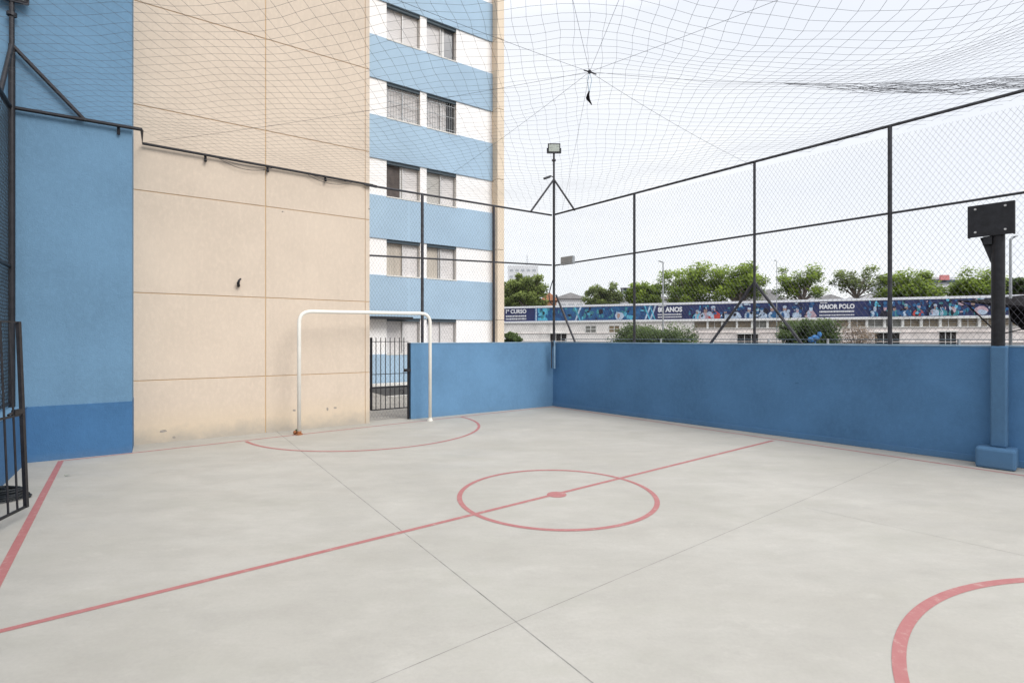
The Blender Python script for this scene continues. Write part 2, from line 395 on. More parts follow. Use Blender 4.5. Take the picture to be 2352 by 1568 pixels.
# recessed facade
FE = FF.s_at(1130)
w = [(FF.s_at(888), FF.s_at(965)), (FF.s_at(980), FF.s_at(1048))]
ZB, ZT, PER = 3.87, 5.19, 2.86
mb = MB(); FF.box(mb, -12, FE + 0.25, -0.4, -9, -0.25, TOP, 0)
mb.build('wall_core', M['fwhite'], blk)
for k in range(-1, 6):
    zb, zt = ZB + PER * k, ZT + PER * k
    edges = [-1.5, w[0][0], w[0][1], w[1][0], w[1][1], FE]
    for i in (0, 2, 4):
        wb = MB(); FF.box(wb, edges[i], edges[i + 1], -0.4, 0.0, zb, zt); wb.build('wall_strip', M['fwhite'], blk)
    bb = MB(); FF.box(bb, -1.5, FE, -0.4, 0.05, zt, zt + PER - (ZT - ZB)); bb.build('spandrel_band', M['fblue'], blk)
bb = MB(); FF.box(bb, -1.5, FE, -0.4, 0.05, -0.25, ZB - PER); bb.build('spandrel_band', M['fblue'], blk)
mb = MB()
for i, zz in enumerate([0] + [ZT + PER * k for k in range(-1, 6)]):
    z1 = ([0] + [ZT + PER * k for k in range(-1, 6)] + [TOP])[i + 1]
    FF.box(mb, FE, FE + 0.33, -9, 0.42, zz - (0.25 if i == 0 else -0.008), z1 - 0.008)
tag(mb.build('end_pier', M['fbeige'], blk, bevel=0.01), 'beige pier closing the end of the facade')
mb = MB(); LF.box(mb, SB - 0.1, 16.1, -8.9, 0.7, TOP, TOP + 0.3); FF.box(mb, -1.5, FE + 0.5, -9.2, 0.5, TOP + 0.31, TOP + 0.5)
mb.build('roof', M['roofg'], blk)

def window(k, wi, style):
    a0, a1 = w[wi]; zb, zt = ZB + PER * k, ZT + PER * k
    fr = MB(); fw = 0.035
    FF.box(fr, a0, a1, -0.20, -0.13, zt - 0.05, zt); FF.box(fr, a0, a1, -0.20, -0.13, zb, zb + 0.04)
    for s_ in (a0, a1 - fw): FF.box(fr, s_, s_ + fw, -0.20, -0.13, zb + 0.04, zt - 0.05)
    f = fr.build('window', M['alu'], blk)
    ln = MB(); FF.box(ln, a0, a1, -0.13, -0.02, zt - 0.11, zt + 0.001); o = ln.build('shutter_box', M['lint'], f)
    x0, x1 = a0 + fw, a1 - fw; L_ = x1 - x0
    panes = {'closed': [(0, .5, 'shutter'), (.5, 1, 'shutter')], 'mixed': [(0, .5, 'curtain'), (.5, 1, 'shutter')], 'rightopen': [(0, .55, 'shutter'), (.55, .66, 'alu'), (.66, .97, 'glassg')],
             'bars': [(0, .5, 'shutter'), (.5, 1, 'shutter')], 'barsopen': [(0, .48, 'shutter'), (.48, .72, 'shutter'), (.72, 1, 'glassd')],
             'leftdark': [(0, .42, 'brownin'), (.42, .5, 'alu'), (.5, 1, 'shutter')], 'lefttaupe': [(0, .5, 'shuttert'), (.5, .54, 'alu'), (.54, 1, 'shutter')],
             'curtain': [(0, .42, 'curtain'), (.42, .46, 'alu'), (.46, 1, 'shutter')]}[style]
    for i, (p, q, m) in enumerate(panes):
        d = 0.0 if i % 2 == 0 else 0.02
        pb = MB(); FF.box(pb, x0 + L_ * p + 0.008, x0 + L_ * q - 0.008, -0.21 + d, -0.185 + d, zb + 0.04, zt - 0.05)
        if m in ('shutter', 'shuttert'):
            z = zb + 0.10
            while z < zt - 0.15:
                FF.box(pb, x0 + L_ * p + 0.03, x0 + L_ * q - 0.03, -0.185 + d, -0.178 + d, z, z + 0.035); z += 0.06
        pb.build('pane', M[m], f)
    br = MB(); FF.box(br, x0 + L_ * 0.5 - 0.018, x0 + L_ * 0.5 + 0.018, -0.16, -0.125, zb + 0.04, zt - 0.05); br.build('mullion', M['alu'] if style != 'bars' else M['lampg'], f)
    if 'bars' in style:
        gb = MB(); n = 11
        for i in range(n + 1):
            c = a0 + 0.06 + (a1 - a0 - 0.12) * i / n; gb.bar(FF.p(c, -0.06, zb + 0.03), FF.p(c, -0.06, zt - 0.12), 0.014, 0.014)
        for z in (zb + 0.15, zb + 0.65, zt - 0.25): FF.box(gb, a0 + 0.03, a1 - 0.03, -0.068, -0.052, z, z + 0.015)
        gb.build('security_bars', M['lampg'], f)
    sb = MB(); FF.box(sb, a0 - 0.02, a1 + 0.02, -0.20, 0.065, zb - 0.03, zb + 0.012); sb.build('sill', M['stledge'], f)
for k, st in {-1: ('closed', 'closed'), 0: ('mixed', 'curtain'), 1: ('leftdark', 'lefttaupe'), 2: ('bars', 'barsopen'), 3: ('closed', 'rightopen'), 4: ('lefttaupe', 'closed'), 5: ('closed', 'bars')}.items():
    window(k, 0, st[0]); window(k, 1, st[1])
mb = MB(); FF.box(mb, FF.s_at(840), FF.s_at(935), 0.06, 0.55, 2.28, 2.36); mb.build('band_shade_strip', M['black'], blk)  # black slab stands in for the line of shade under the band

# small fixings on the gable
hk = MB(); hk.tube([LF.at(553, 640, 0.07), LF.at(549, 644, 0.09), LF.at(547, 650, 0.09), LF.at(548, 656, 0.05)], 0.014, 7, taper=0.026)
hk.tube([LF.at(548, 656, 0.05), LF.at(548, 656, -0.01)], 0.024, 7)
tag(hk.build('wall_hook', M['black'], smooth=True), 'small dark bent hook sticking out of the beige wall left of the goal', 'hook')

# chipped patches low on the gable
for i, (px, py, w_, h_) in enumerate(((676, 942, .05, .02), (752, 939, .04, .03), (770, 936, .05, .02), (848, 480, .05, .015), (649, 486, .035, .012), (375, 990, .09, .02), (400, 1004, .05, .02))):
    mb = MB(); c = LF.at(px, py, 0.0015); rnd = random.Random(i); pts = []
    for k in range(9):
        a = 2 * math.pi * k / 9; r_ = rnd.uniform(.7, 1.2); pts.append(LF.p(LF.s_at(px) + w_ * .5 * r_ * math.cos(a), 0.0015, c.z + h_ * r_ * math.sin(a)))
    mb.face(pts); mb.build('paint_chip', M['chip'], blk)
# ------------------------------------------------------------------ low walls
def lowwall(fr, s0, s1, t0, t1, z0, z1, name, m, label, cap='capl', capz=0.022):
    root = thing(name, fr.p((s0 + s1) / 2, (t0 + t1) / 2, 0), label, 'wall')
    mb = MB(); n = max(1, int(abs(s1 - s0) / 1.0))
    fr.box(mb, s0, s1, t0, t1, z0, z1); mb.build('wall_body', m, root)
    mb = MB(); fr.box(mb, s0, s1, t0 - 0.008, t1 + 0.008, z1, z1 + capz); mb.build('coping', M[cap], root, bevel=0.006)
    return root
SG = LF.s_at(944)
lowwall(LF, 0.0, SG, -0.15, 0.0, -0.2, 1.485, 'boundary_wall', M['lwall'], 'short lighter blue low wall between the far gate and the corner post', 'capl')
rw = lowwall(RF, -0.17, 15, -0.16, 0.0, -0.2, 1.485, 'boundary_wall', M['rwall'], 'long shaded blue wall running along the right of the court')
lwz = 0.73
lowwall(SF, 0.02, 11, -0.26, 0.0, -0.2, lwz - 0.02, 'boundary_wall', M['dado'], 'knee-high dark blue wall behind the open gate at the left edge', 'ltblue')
# skirting step at foot of right wall
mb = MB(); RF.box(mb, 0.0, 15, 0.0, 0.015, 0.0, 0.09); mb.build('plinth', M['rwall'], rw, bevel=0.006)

for i, (s_, z_, r_) in enumerate(((5.35, 0.88, 0.022), (5.15, 1.02, 0.014), (2.2, 0.55, 0.018))):
    rnd = random.Random(100 + i); mb = MB(); pts = []
    for k in range(10):
        a = 2 * math.pi * k / 10; q = r_ * rnd.uniform(.6, 1.3); pts.append(RF.p(s_ + q * 1.6 * math.cos(a), 0.0013 if z_ > .1 else .02, z_ + q * .6 * math.sin(a)))
    mb.face(pts); mb.build('scuff', M['scuff'], rw)
# pillar + backboard mount
sp0, sp1 = RF.s_at(2274, 0.20), RF.s_at(2313, 0.20)
spm = (sp0 + sp1) / 2
hoop = thing('wall_pillar', RF.p(spm, 0.15, 0), 'blue painted buttress with wider footing on the right wall under the black post', 'pillar')
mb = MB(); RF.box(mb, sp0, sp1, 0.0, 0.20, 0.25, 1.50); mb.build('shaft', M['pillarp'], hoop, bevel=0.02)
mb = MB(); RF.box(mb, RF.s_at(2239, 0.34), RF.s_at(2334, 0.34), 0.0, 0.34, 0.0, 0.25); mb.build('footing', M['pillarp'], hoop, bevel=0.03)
pb = thing('backboard_post', RF.p(spm, 0.1, 1.5), 'black steel post with square mounting plate on the blue pillar', 'basketball post')
pc = RF.p(spm - 0.01, 0.12, 0)
mb = MB(); mb.tube([(pc.x, pc.y, 1.49), (pc.x, pc.y, 3.05)], 0.066, 20); mb.build('pole', M['black'], pb, smooth=False)
pl0 = RF.s_at(2222, 0.22); pl1 = RF.s_at(2331, 0.22); pz0 = 2.87; pz1 = 3.27
mb = MB(); RF.box(mb, pl0, pl1, 0.20, 0.215, pz0, pz1)
for s_ in (pl0, pl1 - 0.02): RF.box(mb, s_, s_ + 0.02, 0.13, 0.20, pz0, pz1)
mb.build('mounting_plate', M['black'], pb, bevel=0.004)
mb = MB()
mb.face([RF.p(spm - 0.05, 0.12, pz0), RF.p(spm - 0.18, 0.12, pz0), RF.p(spm - 0.05, 0.12, pz0 - 0.42)])
RF.box(mb, spm - 0.14, spm - 0.06, 0.10, 0.18, pz0 - 0.1, pz0); RF.box(mb, spm - 0.08, spm + 0.05, 0.12, 0.20, pz0, pz1 - 0.1)
mb.build('gusset', M['black'], pb)
for s_, z in ((pl0 + 0.075, pz0 + 0.06), (pl1 - 0.085, pz0 + 0.06), (pl0 + 0.075, pz1 - 0.05), (pl1 - 0.085, pz1 - 0.05)):
    mb = MB(); mb.tube([RF.p(s_, 0.215, z), RF.p(s_, 0.226, z)], 0.013, 10); mb.build('bolt', M['alu'], pb)

# ------------------------------------------------------------------ fences
def chain(fr, s0, s1, zlo, zhi, t, pitch, r, m, name, parent):
    """woven diamond mesh: two families of slanting wires with slight weave"""
    mb = MB(); H = zhi - zlo; k = 0.62                     # horizontal run per unit of height
    run = H * k; c = s0 - run
    def seg(a, za, b, zb, tt):
        if abs(b - a) < 1e-3: return
        mb.tube([fr.p(a, tt, za), fr.p(b, tt, zb)], r, 3, caps=False)
    while c < s1 + run:
        j = random.uniform(-0.006, 0.006)
        for sg in (1, -1):
            a = c + j; b = a + run * 1.0
            if sg < 0: a, b = b, a
            lo, hi = 0.0, 1.0      # clip parameter
            d = b - a
            for lim, side in ((s0, 1), (s1, -1)):
                u = (lim - a) / d
                if side * d > 0: lo = max(lo, u)
                else: hi = min(hi, u)
            if hi > lo: seg(a + d * lo, zlo + H * lo, a + d * hi, zlo + H * hi, t + 0.002 * sg)
        c += pitch
    return mb.build(name, m, parent)

# right fence
rf = thing('chain_link_fence', RF.p(0, -0.08, 1.5), 'tall chain-link fence on steel posts above the long right wall', 'fence')
ZR = lambda s_: 4.51 + 0.0185 * s_
ZM = lambda s_: 3.31 + 0.011 * s_
chain(RF, 0.03, 13, 1.53, 4.48, -0.05, 0.064, 0.0013, M['wire'], 'wire_mesh', rf)
mb = MB(); mb.tube([RF.p(0, -0.05, ZR(0)), RF.p(13, -0.05, ZR(13))], 0.022, 10); mb.build('top_rail', M['grey_steel'], rf)
mb = MB(); mb.tube([RF.p(0, -0.05, ZM(0)), RF.p(13, -0.05, ZM(13))], 0.017, 10); mb.build('middle_rail', M['grey_steel'], rf)
for px, r in ((1457, 0.026), (1733, 0.022), (2044, 0.028), (2470, 0.026), (3300, 0.026)):
    s_ = RF.s_at(px, -0.05); mb = MB()
    mb.tube([RF.p(s_, -0.05, 1.40), RF.p(s_, -0.05, ZR(s_) - 0.01)], r, 12); mb.build('post', M['grey_steel'], rf)
s0 = RF.s_at(1733, -0.09); zt = RF.z_at(1733, 648, -0.09)
for px in (1632, 1842):
    mb = MB(); mb.tube([RF.p(s0, -0.09, zt), RF.p(RF.s_at(px, -0.09), -0.09, 1.5)], 0.024, 10); mb.build('brace', M['grey_steel'], rf)
s0 = RF.s_at(1272, -0.09); zt = RF.z_at(1272, 678, -0.09)
mb = MB(); mb.tube([RF.p(0.02, -0.09, zt), RF.p(RF.s_at(1321, -0.09), -0.09, 1.5)], 0.024, 10); mb.build('brace', M['grey_steel'], rf)
# back fence
bf = thing('chain_link_fence', LF.p(2, -0.08, 1.5), 'chain-link fence above the short low wall beside the building and over the far gate', 'fence')
chain(LF, 0.03, SG, 1.53, 4.47, -0.05, 0.066, 0.0011, M['wire'], 'wire_mesh', bf)
chain(LF, SG + 0.0, SB - 0.03, 0.03, 4.47, -0.16, 0.066, 0.0011, M['wire'], 'wire_mesh', bf)
mb = MB(); mb.tube([LF.p(0, -0.05, RAIL), LF.p(SB, -0.05, RAIL - 0.02)], 0.022, 10); mb.build('top_rail', M['grey_steel'], bf)
mb = MB(); mb.tube([LF.p(0, -0.05, 3.32), LF.p(SB, -0.05, 3.16)], 0.018, 10); mb.build('middle_rail', M['grey_steel'], bf)
for px, zb in ((970, 1.40), (1134, 1.40)):
    s_ = LF.s_at(px, -0.05); mb = MB(); mb.tube([LF.p(s_, -0.05, zb), LF.p(s_, -0.05, 4.49)], 0.03, 12); mb.build('post', M['grey_steel'], bf)
# left fence
LFT = -0.145
lf = thing('chain_link_fence', SF.p(2, LFT, 0.73), 'dark chain-link fence seen edge-on above the knee-high wall at the far left', 'fence')
chain(SF, 0.03, 10, 0.76, 4.48, LFT, 0.055, 0.0024, M['wire_black'], 'wire_mesh', lf)
mb = MB(); mb.tube([SF.p(0, LFT, RAIL), SF.p(10.5, LFT, RAIL)], 0.03, 10); mb.build('top_rail', M['black'], lf)
mb = MB(); mb.tube([SF.p(0, LFT, 2.5), SF.p(10.5, LFT, 2.5)], 0.022, 10); mb.build('middle_rail', M['black'], lf)
mb = MB(); mb.tube([SF.p(0.1, LFT, 0.775), SF.p(10.5, LFT, 0.775)], 0.018, 10); mb.build('bottom_rail', M['black'], lf)
for t in (3.2, 6.2, 9.2):
    mb = MB(); mb.tube([SF.p(t, LFT, 0.7), SF.p(t, LFT, RAIL)], 0.03, 12); mb.build('post', M['black'], lf)

# ------------------------------------------------------------------ floodlight masts
def mast(base, ztop, zj, m, label, fence_a, fence_b, zlo, r=0.032, lampdir=(0, -1)):
    root = thing('floodlight_mast', base, label, 'floodlight mast')
    mb = MB(); mb.tube([(base[0], base[1], zlo), (base[0], base[1], zj)], r, 14); mb.tube([(base[0], base[1], zj), (base[0], base[1], ztop - 0.12)], r * 0.8, 14)
    mb.tube([(base[0], base[1], ztop - 0.30), (base[0], base[1], ztop - 0.26)], r * 1.5, 14)
    mb.build('pole', m, root)
    for e in (fence_a, fence_b):
        mb = MB(); mb.tube([(base[0], base[1], zj), e], r * 0.75, 10); mb.build('brace', m, root)
    lp = MB(); d = Vector((*lampdir, 0)).normalized(); x = Vector((-d.y, d.x, 0)); u = Vector((0, 0, 1)); tl = (d * 0.96 - u * 0.25).normalized(); up = tl.cross(x).normalized(); up = up if up.z > 0 else -up
    c = Vector((base[0], base[1], ztop)) + d * 0.02
    def bx(mb, cx0, cx1, cy0, cy1, cz0, cz1): mb.hexa([c + x * i + tl * j + up * k for k in (cz0, cz1) for i, j in ((cx0, cy0), (cx1, cy0), (cx1, cy1), (cx0, cy1))])
    bx(lp, -0.145, 0.145, -0.035, 0.035, -0.10, 0.10)
    for i in range(7): bx(lp, -0.12 + i * 0.038, -0.112 + i * 0.038, -0.07, -0.035, -0.08, 0.08)
    hs = lp.build('floodlight', M['grey_steel'], root, bevel=0.006)
    g_ = MB(); bx(g_, -0.122, 0.122, 0.036, 0.040, -0.078, 0.078); g_.build('lens', M['lens'], hs)
    yk = MB(); 
    for sgn in (-1, 1): yk.bar(c + x * 0.155 * sgn, c + x * 0.155 * sgn - u * 0.12, 0.012, 0.03)
    yk.bar(c - x * 0.16 - u * 0.12, c + x * 0.16 - u * 0.12, 0.03, 0.012); yk.build('yoke', M['grey_steel'], root)
    return root
cb = RF.p(0.0, 0.0, 0); base = (cb.x + 0.02, cb.y - 0.05, 0)
ms = mast(base, P(1276, 341, 12.26).z, P(1272, 412, 12.26).z, M['grey_steel'], 'slim floodlight mast with two braces standing in the far corner of the court',
     LF.at(1219, 486, -0.05), RF.at(1320, 483, -0.05), 1.40, 0.030)
ms.location = (base[0], base[1], 0.9)
for ch in ms.children: ch.matrix_parent_inverse = Matrix.Translation(-Vector(ms.location))
# security camera, cable and box on the mast / fence
mb = MB(); q = Vector((base[0], base[1], 0)); z = P(1272, 408, 12.26).z
mb.tube([q + Vector((0, 0, z)), q + Vector((-0.09, -0.02, z + 0.04)), q + Vector((-0.12, -0.03, z + 0.02))], 0.012, 8)
mb.tube([q + Vector((-0.09, -0.01, z + 0.02)), q + Vector((-0.24, -0.08, z - 0.05))], 0.028, 10)
cam_ = mb.build('security_camera', M['grey_steel'], smooth=False); tag(cam_, 'small security camera clamped to the far corner mast above its braces', 'camera')
mb = MB(); pts = [P(1271, 640, 12.2), P(1266, 655, 12.2), P(1261, 675, 12.2), P(1262, 690, 12.2), P(1266, 697, 12.2), P(1270, 700, 12.2)]
mb.tube(pts, 0.012, 8); tag(mb.build('electric_cable', M['grey_steel']), 'loose dark cable looped down the far corner mast', 'cable'); mb = MB(); mb.tube([P(1267, 780, 12.1), P(1267, 845, 12.1)], 0.013, 8)
tag(mb.build('cable_conduit', M['grey_steel']), 'short dark conduit against the low wall in the far corner', 'conduit')
mb = MB(); mb.tube([P(1273.5, 782, 12.1), P(1273.5, 846, 12.1)], 0.022, 10); tag(mb.build('drain_pipe', M['capl']), 'short pale blue pipe in the corner under the slim mast', 'pipe')
mb = MB(); a, b = RF.s_at(1290, 0.02), RF.s_at(1318, 0.02); z0, z1 = 3.31, 3.31 + 0.15
RF.box(mb, a, b, -0.02, 0.06, z0, z1); RF.box(mb, a - 0.01, b + 0.01, -0.03, 0.07, z0 - 0.03, z0)
tag(mb.build('junction_box', M['lampg'], bevel=0.01), 'pale grey box fixed on the middle rail right of the corner mast', 'box')
# left mast
lm = LF.p(LF.s_at(27, 0.68), 0.68, 0)
zj = EYE + (HY - 103) * lm.y / F
e1 = LF.at(196, 287, 0.66); e1.z = RAIL
mL = mast((lm.x, lm.y, 0), zj + 0.66, zj, M['black'], 'black floodlight mast with braces at the left edge of the picture', e1, SF.p(0.55, LFT, RAIL), 0.72, 0.034, (0.5, -0.85))

# ------------------------------------------------------------------ net support rail on the building
nr = thing('net_rail', LF.p(6.3, 0.1, RAIL), 'thin black rail fixed along the beige and blue building wall holding the net edge', 'rail')
mb = MB(); ys = 0.05
mb.tube([LF.p(SB - 0.05, 0.04, RAIL - 0.03), LF.p(S0 - 0.11, 0.06, RAIL + 0.01), LF.p(S0 - 0.115, 0.62, RAIL + 0.02)], 0.02, 8)
mb.tube([LF.p(S0 - 0.12, 0.66, RAIL + 0.02), LF.p(SL + 0.14, 0.66, RAIL)], 0.024, 8)
mb.build('rail_pipe', M['black'], nr)
for px in (472, 615, 748):
    s_ = LF.s_at(px, 0.05); mb = MB()
    mb.bar(LF.p(s_, 0.03, RAIL - 0.01), LF.p(s_, 0.03, RAIL - 0.09), 0.02, 0.03); mb.ball(LF.p(s_, 0.05, RAIL - 0.09), 0.024, n=8)
    mb.build('bracket', M['black'], nr)
s_ = LF.s_at(272, 0.66); mb = MB(); mb.bar(LF.p(s_, 0.63, RAIL), LF.p(s_, 0.63, RAIL - 0.10), 0.02, 0.03); mb.build('bracket', M['black'], nr)
mb = MB(); mb.bar(LF.p(SB - 0.12, 0.05, RAIL - 0.05), LF.p(SB + 0.12, 0.05, RAIL - 0.035), 0.03, 0.045); mb.build('end_clamp', M['black'], nr)
def sagline(a, b, sag, n=10): return [Vector(a).lerp(Vector(b), i / n) - Vector((0, 0, sag * 4 * (i / n) * (1 - i / n))) for i in range(n + 1)]
for pa, pb_, sg in ((500, 628, 0.11), (500, 628, 0.05), (700, 815, 0.12), (700, 815, 0.05)):
    a = LF.p(LF.s_at(pa, 0.05), 0.05, RAIL - 0.01); b = LF.p(LF.s_at(pb_, 0.05), 0.05, RAIL - 0.02)
    mb = MB(); mb.tube(sagline(a, b, sg), 0.004, 5, caps=False); mb.build('hanging_wire', M['rope'], nr)

# ------------------------------------------------------------------ overhead net
net = thing('overhead_net', (0.9, 6.2, RAIL), 'sagging dark square-mesh safety net stretched over the whole court on ropes', 'net')
KX = Vector((0.92, 6.19, 4.75))
ends = [LF.p(LF.s_at(970, 0), 0, RAIL), RF.p(RF.s_at(1290, 0), 0, RAIL), LF.p(S0 - 0.1, 0.1, RAIL), RF.p(RF.s_at(1733, 0), 0, RAIL),
        Vector((-0.35, 1.2, 4.6)), Vector((4.6, 2.6, 4.65)), Vector((1.3, -2.5, 4.6)), RF.p(8.6, 0.02, 4.66), LF.p(SL, 5.5, RAIL)]
rope_samples = []
for e in ends:
    n = 14; sg = 0.05
    pts = sagline(KX, e, sg, n)
    if e is ends[7]: pts = sagline(KX, e, 0.16, n)
    mb = MB(); mb.tube(pts, 0.0018, 5, caps=False); mb.build('rope', M['rope'], net)
    rope_samples.append([p.copy() for p in pts])
def segd(p, a, b):
    d = b - a; u = max(0, min(1, (p - a).dot(d) / d.dot(d))); return (p - a - d * u).length, u
def inside(x, y):
    q = Vector((x, y)) - LF.o; s_ = q.dot(LF.u); t = q.dot(LF.n); q2 = Vector((x, y)) - RF.o; t2 = q2.dot(RF.n)
    if s_ > SL - 0.01 or t2 < 0.0: return None
    tt = t - (0.64 if s_ > S0 - 0.1 else 0.05)
    if tt < 0 or t > 12.0: return None
    return min(tt, t2, SL - s_, 99)
def netz(x, y, d):
    p = Vector((x, y)); best = 9; zr = RAIL
    r = (p - KX.xy).length
    for e in ends:
        dd, u = segd(p, KX.xy, Vector((e[0], e[1])))
        if dd < best: best = dd
    hump = 0.20 * math.exp(-(r / 2.2) ** 2)
    sag = 0.16 * (1 - math.exp(-(d / 1.6) ** 2))
    rope_lift = 0.05 * math.exp(-(best / 0.5) ** 2) * min(1, d / 0.8)
    rip = (0.022 * math.sin(3.1 * x - 1.3 * y + math.sin(y)) + 0.03 * math.sin(0.9 * x + 1.9 * y)) * min(1, d / 0.8) + 0.020 * math.sin(1.7 * x + 0.6 * y) * math.cos(1.1 * y - 0.5 * x) * min(1, d / 0.8)
    dip = 0.42 * math.exp(-(((x - 2.7) / 1.7) ** 2 + ((y - 4.0) / 1.6) ** 2)) * min(1, d / 0.5)
    return RAIL + hump - sag + rope_lift + rip - dip

Bd = Vector((0.12, 0.993)).normalized(); Ad = Vector((Bd.y, -Bd.x))
mb = MB(); MS = 0.135; step = 0.27
for (du, dv) in ((Bd, Ad), (Ad, Bd)):
    for i in range(-90, 110):
        line = []
        def flush():
            global line
            if len(line) > 1: mb.tube(line, 0.00135, 3, caps=False)
            line = []
        for j in range(-60, 80):
            q = du * (j * step) + dv * (i * MS) + Vector((0.9, 6.2))
            q2 = q + dv * (0.014 * math.sin(j * 1.9 + i * 0.7) + 0.03 * math.sin(j * 0.21 + i * 0.13))
            d = inside(q.x, q.y)
            if d is None: flush(); continue
            line.append(Vector((q2.x, q2.y, netz(q2.x, q2.y, d))))
        flush()
o = mb.build('net_mesh', M['net'], net)
# bunched edge of spare netting on the right-hand rope
mb = MB(); rp = rope_samples[7]
rnd = random.Random(3)
for k in range(26):
    ph = rnd.uniform(0, 6.28); amp = rnd.uniform(0.01, 0.10); pts = []
    u0 = rnd.uniform(0.38, 0.62); u1 = rnd.uniform(0.85, 1.0); n = 34; dz = rnd.uniform(-0.02, 0.13)
    for i in range(n + 1):
        u = u0 + (u1 - u0) * i / n; f = u * 14; a = int(min(13, f)); p = rp[a].lerp(rp[a + 1], f - a)
        env = math.sin(math.pi * min(1, max(0, (u - 0.36) / 0.8)))
        pts.append(p + Vector((0.04 * math.sin(ph + u * 40) * env, 0.04 * math.cos(ph * 2 + u * 33) * env, -dz * env - amp * env * abs(math.sin(ph + u * 31)) * 0.6)))
    mb.tube(pts, 0.002, 3, caps=False)
mb.build('bunched_netting', M['rope'], net)
mb = MB(); mb.ball(KX, 0.025, n=8, jit=0.2); mb.tube([KX + Vector((-0.07, 0, 0.02)), KX, KX + Vector((0.08, 0, -0.03))], 0.008, 6)
mb.build('rope_knot', M['rope'], net)
# dangling bundle
hb = thing('hanging_bundle', KX - Vector((0, 0, 0.25)), 'small dark bundle dangling on pale blue string below the knot of the net ropes', 'bundle')
mb = MB()
for dx in (-0.02, 0.02): mb.tube([KX, KX + Vector((dx * 1.2, 0, -0.10)), KX + Vector((-0.005, 0, -0.245))], 0.003, 5)
mb.build('string', M['bluestring'], hb)
mb = MB(); c = KX + Vector((-0.01, 0, -0.30))
mb.tube([c + Vector((0.005, 0, 0.07)), c + Vector((-0.008, 0, 0.03)), c + Vector((-0.012, 0, -0.01))], 0.008, 8, taper=0.024)
mb.tube([c + Vector((-0.012, 0, -0.01)), c + Vector((0.004, 0, -0.04)), c + Vector((0.035, 0, -0.09))], 0.024, 8, taper=0.005)
mb.build('dark_bundle', M['canopy'], hb, smooth=True)

# ------------------------------------------------------------------ goal
def arc_path(p0, p1, p2, p3, r, n=7):
    out = [p0]
    for a, b, c in ((p0, p1, p2), (p1, p2, p3)):
        d0 = (a - b).normalized(); d1 = (c - b).normalized()
        for i in range(n + 1):
            t = i / n; out.append((b + d0 * r).lerp(b, t).lerp(b.lerp(b + d1 * r, t), t))
    out.append(p3); return out
GA = G(687, 998); GB = G(988, 966)
gl = thing('goal_frame', GA, 'white painted tubular steel goal frame without net in front of the beige wall', 'goal')
mb = MB(); top = 2.04
mb.tube(arc_path(Vector((GA.x, GA.y, 0)), Vector((GA.x, GA.y, top)), Vector((GB.x, GB.y, top + 0.03)), Vector((GB.x, GB.y, 0)), 0.20), 0.031, 16)
mb.build('frame_tube', M['white_pipe'], gl, smooth=True)
for g_, nm in ((GA, 'foot'), (GB, 'foot')):
    mb = MB(); mb.tube([(g_.x, g_.y, 0.0), (g_.x, g_.y, 0.02)], 0.055, 12); mb.tube([(g_.x, g_.y, 0.02), (g_.x, g_.y, 0.06)], 0.037, 16); mb.build(nm, M['rust'] if g_ is GA else M['white_pipe'], gl)
mb = MB(); q = GA + Vector((-0.07, 0.02, 0)); mb.ball(q + Vector((0, 0, 0.035)), 0.035, n=8, jit=0.3, mi=0); mb.ball(q + Vector((0.02, 0.01, 0.07)), 0.022, n=6, jit=0.3, mi=1)
tag(mb.build('small_weed', [M['rust'], M['leafgreen']]), 'tiny weed growing beside the left foot of the goal', 'weed')
mb = MB(); q = G(155, 1093); mb.face([q + Vector((-0.03, 0, .006)), q + Vector((0, -0.018, .012)), q + Vector((0.03, 0, .02)), q + Vector((0, 0.018, .014))]); mb.face([q + Vector((-0.03, 0, .0065)), q + Vector((-0.05, 0.01, .01)), q + Vector((-0.03, 0.006, .012))])
tag(mb.build('fallen_leaf', M['leafgreen']), 'tiny green leaf lying on the concrete near the left touchline', 'leaf')

# ------------------------------------------------------------------ far gate
fg = thing('metal_gate', LF.p((SG + SB) / 2, -0.06, 0.2), 'black barred gate in the opening between the beige wall and the low blue wall', 'gate')
ga0, ga1 = SG + 0.03, SB - 0.05; zg0 = LF.z_at(900, 938, -0.06); zg1 = LF.z_at(900, 775, -0.06)
mb = MB()
for s_ in (ga0, ga1): mb.bar(LF.p(s_, -0.06, zg0 if s_ == ga1 else 0.0), LF.p(s_, -0.06, zg1 - (0.0 if s_ == ga1 else 0.1)), 0.04, 0.04)
zm = LF.z_at(900, 888, -0.06); zu = LF.z_at(900, 858, -0.06)
for z, h in ((zg0, 0.02), (zm, 0.035), (zu, 0.012), (zg1 - 0.08, 0.012)): mb.bar(LF.p(ga0, -0.06, z), LF.p(ga1, -0.06, z), 0.02, h)
mb.build('gate_frame', M['black'], fg)
mb = MB()
for i in range(1, 8):
    s_ = ga0 + (ga1 - ga0) * i / 8; mb.tube([LF.p(s_, -0.06, zg0), LF.p(s_, -0.06, zg1)], 0.0085, 6)
tag(mb.build('bars', M['black'], fg))
mb = MB(); s_ = LF.s_at(935, -0.03); z = LF.z_at(935, 850, -0.03); LF.box(mb, s_ - 0.07, s_ + 0.06, -0.05, 0.0, z - 0.03, z + 0.03)
s2 = LF.s_at(922, -0.03); z2 = LF.z_at(922, 900, -0.03); mb.tube([LF.p(s2 + 0.04 * math.cos(a), -0.03, z2 + 0.05 * math.sin(a)) for a in [i * 0.7 for i in range(8)]], 0.008, 6)
mb.build('latch', M['black'], fg)

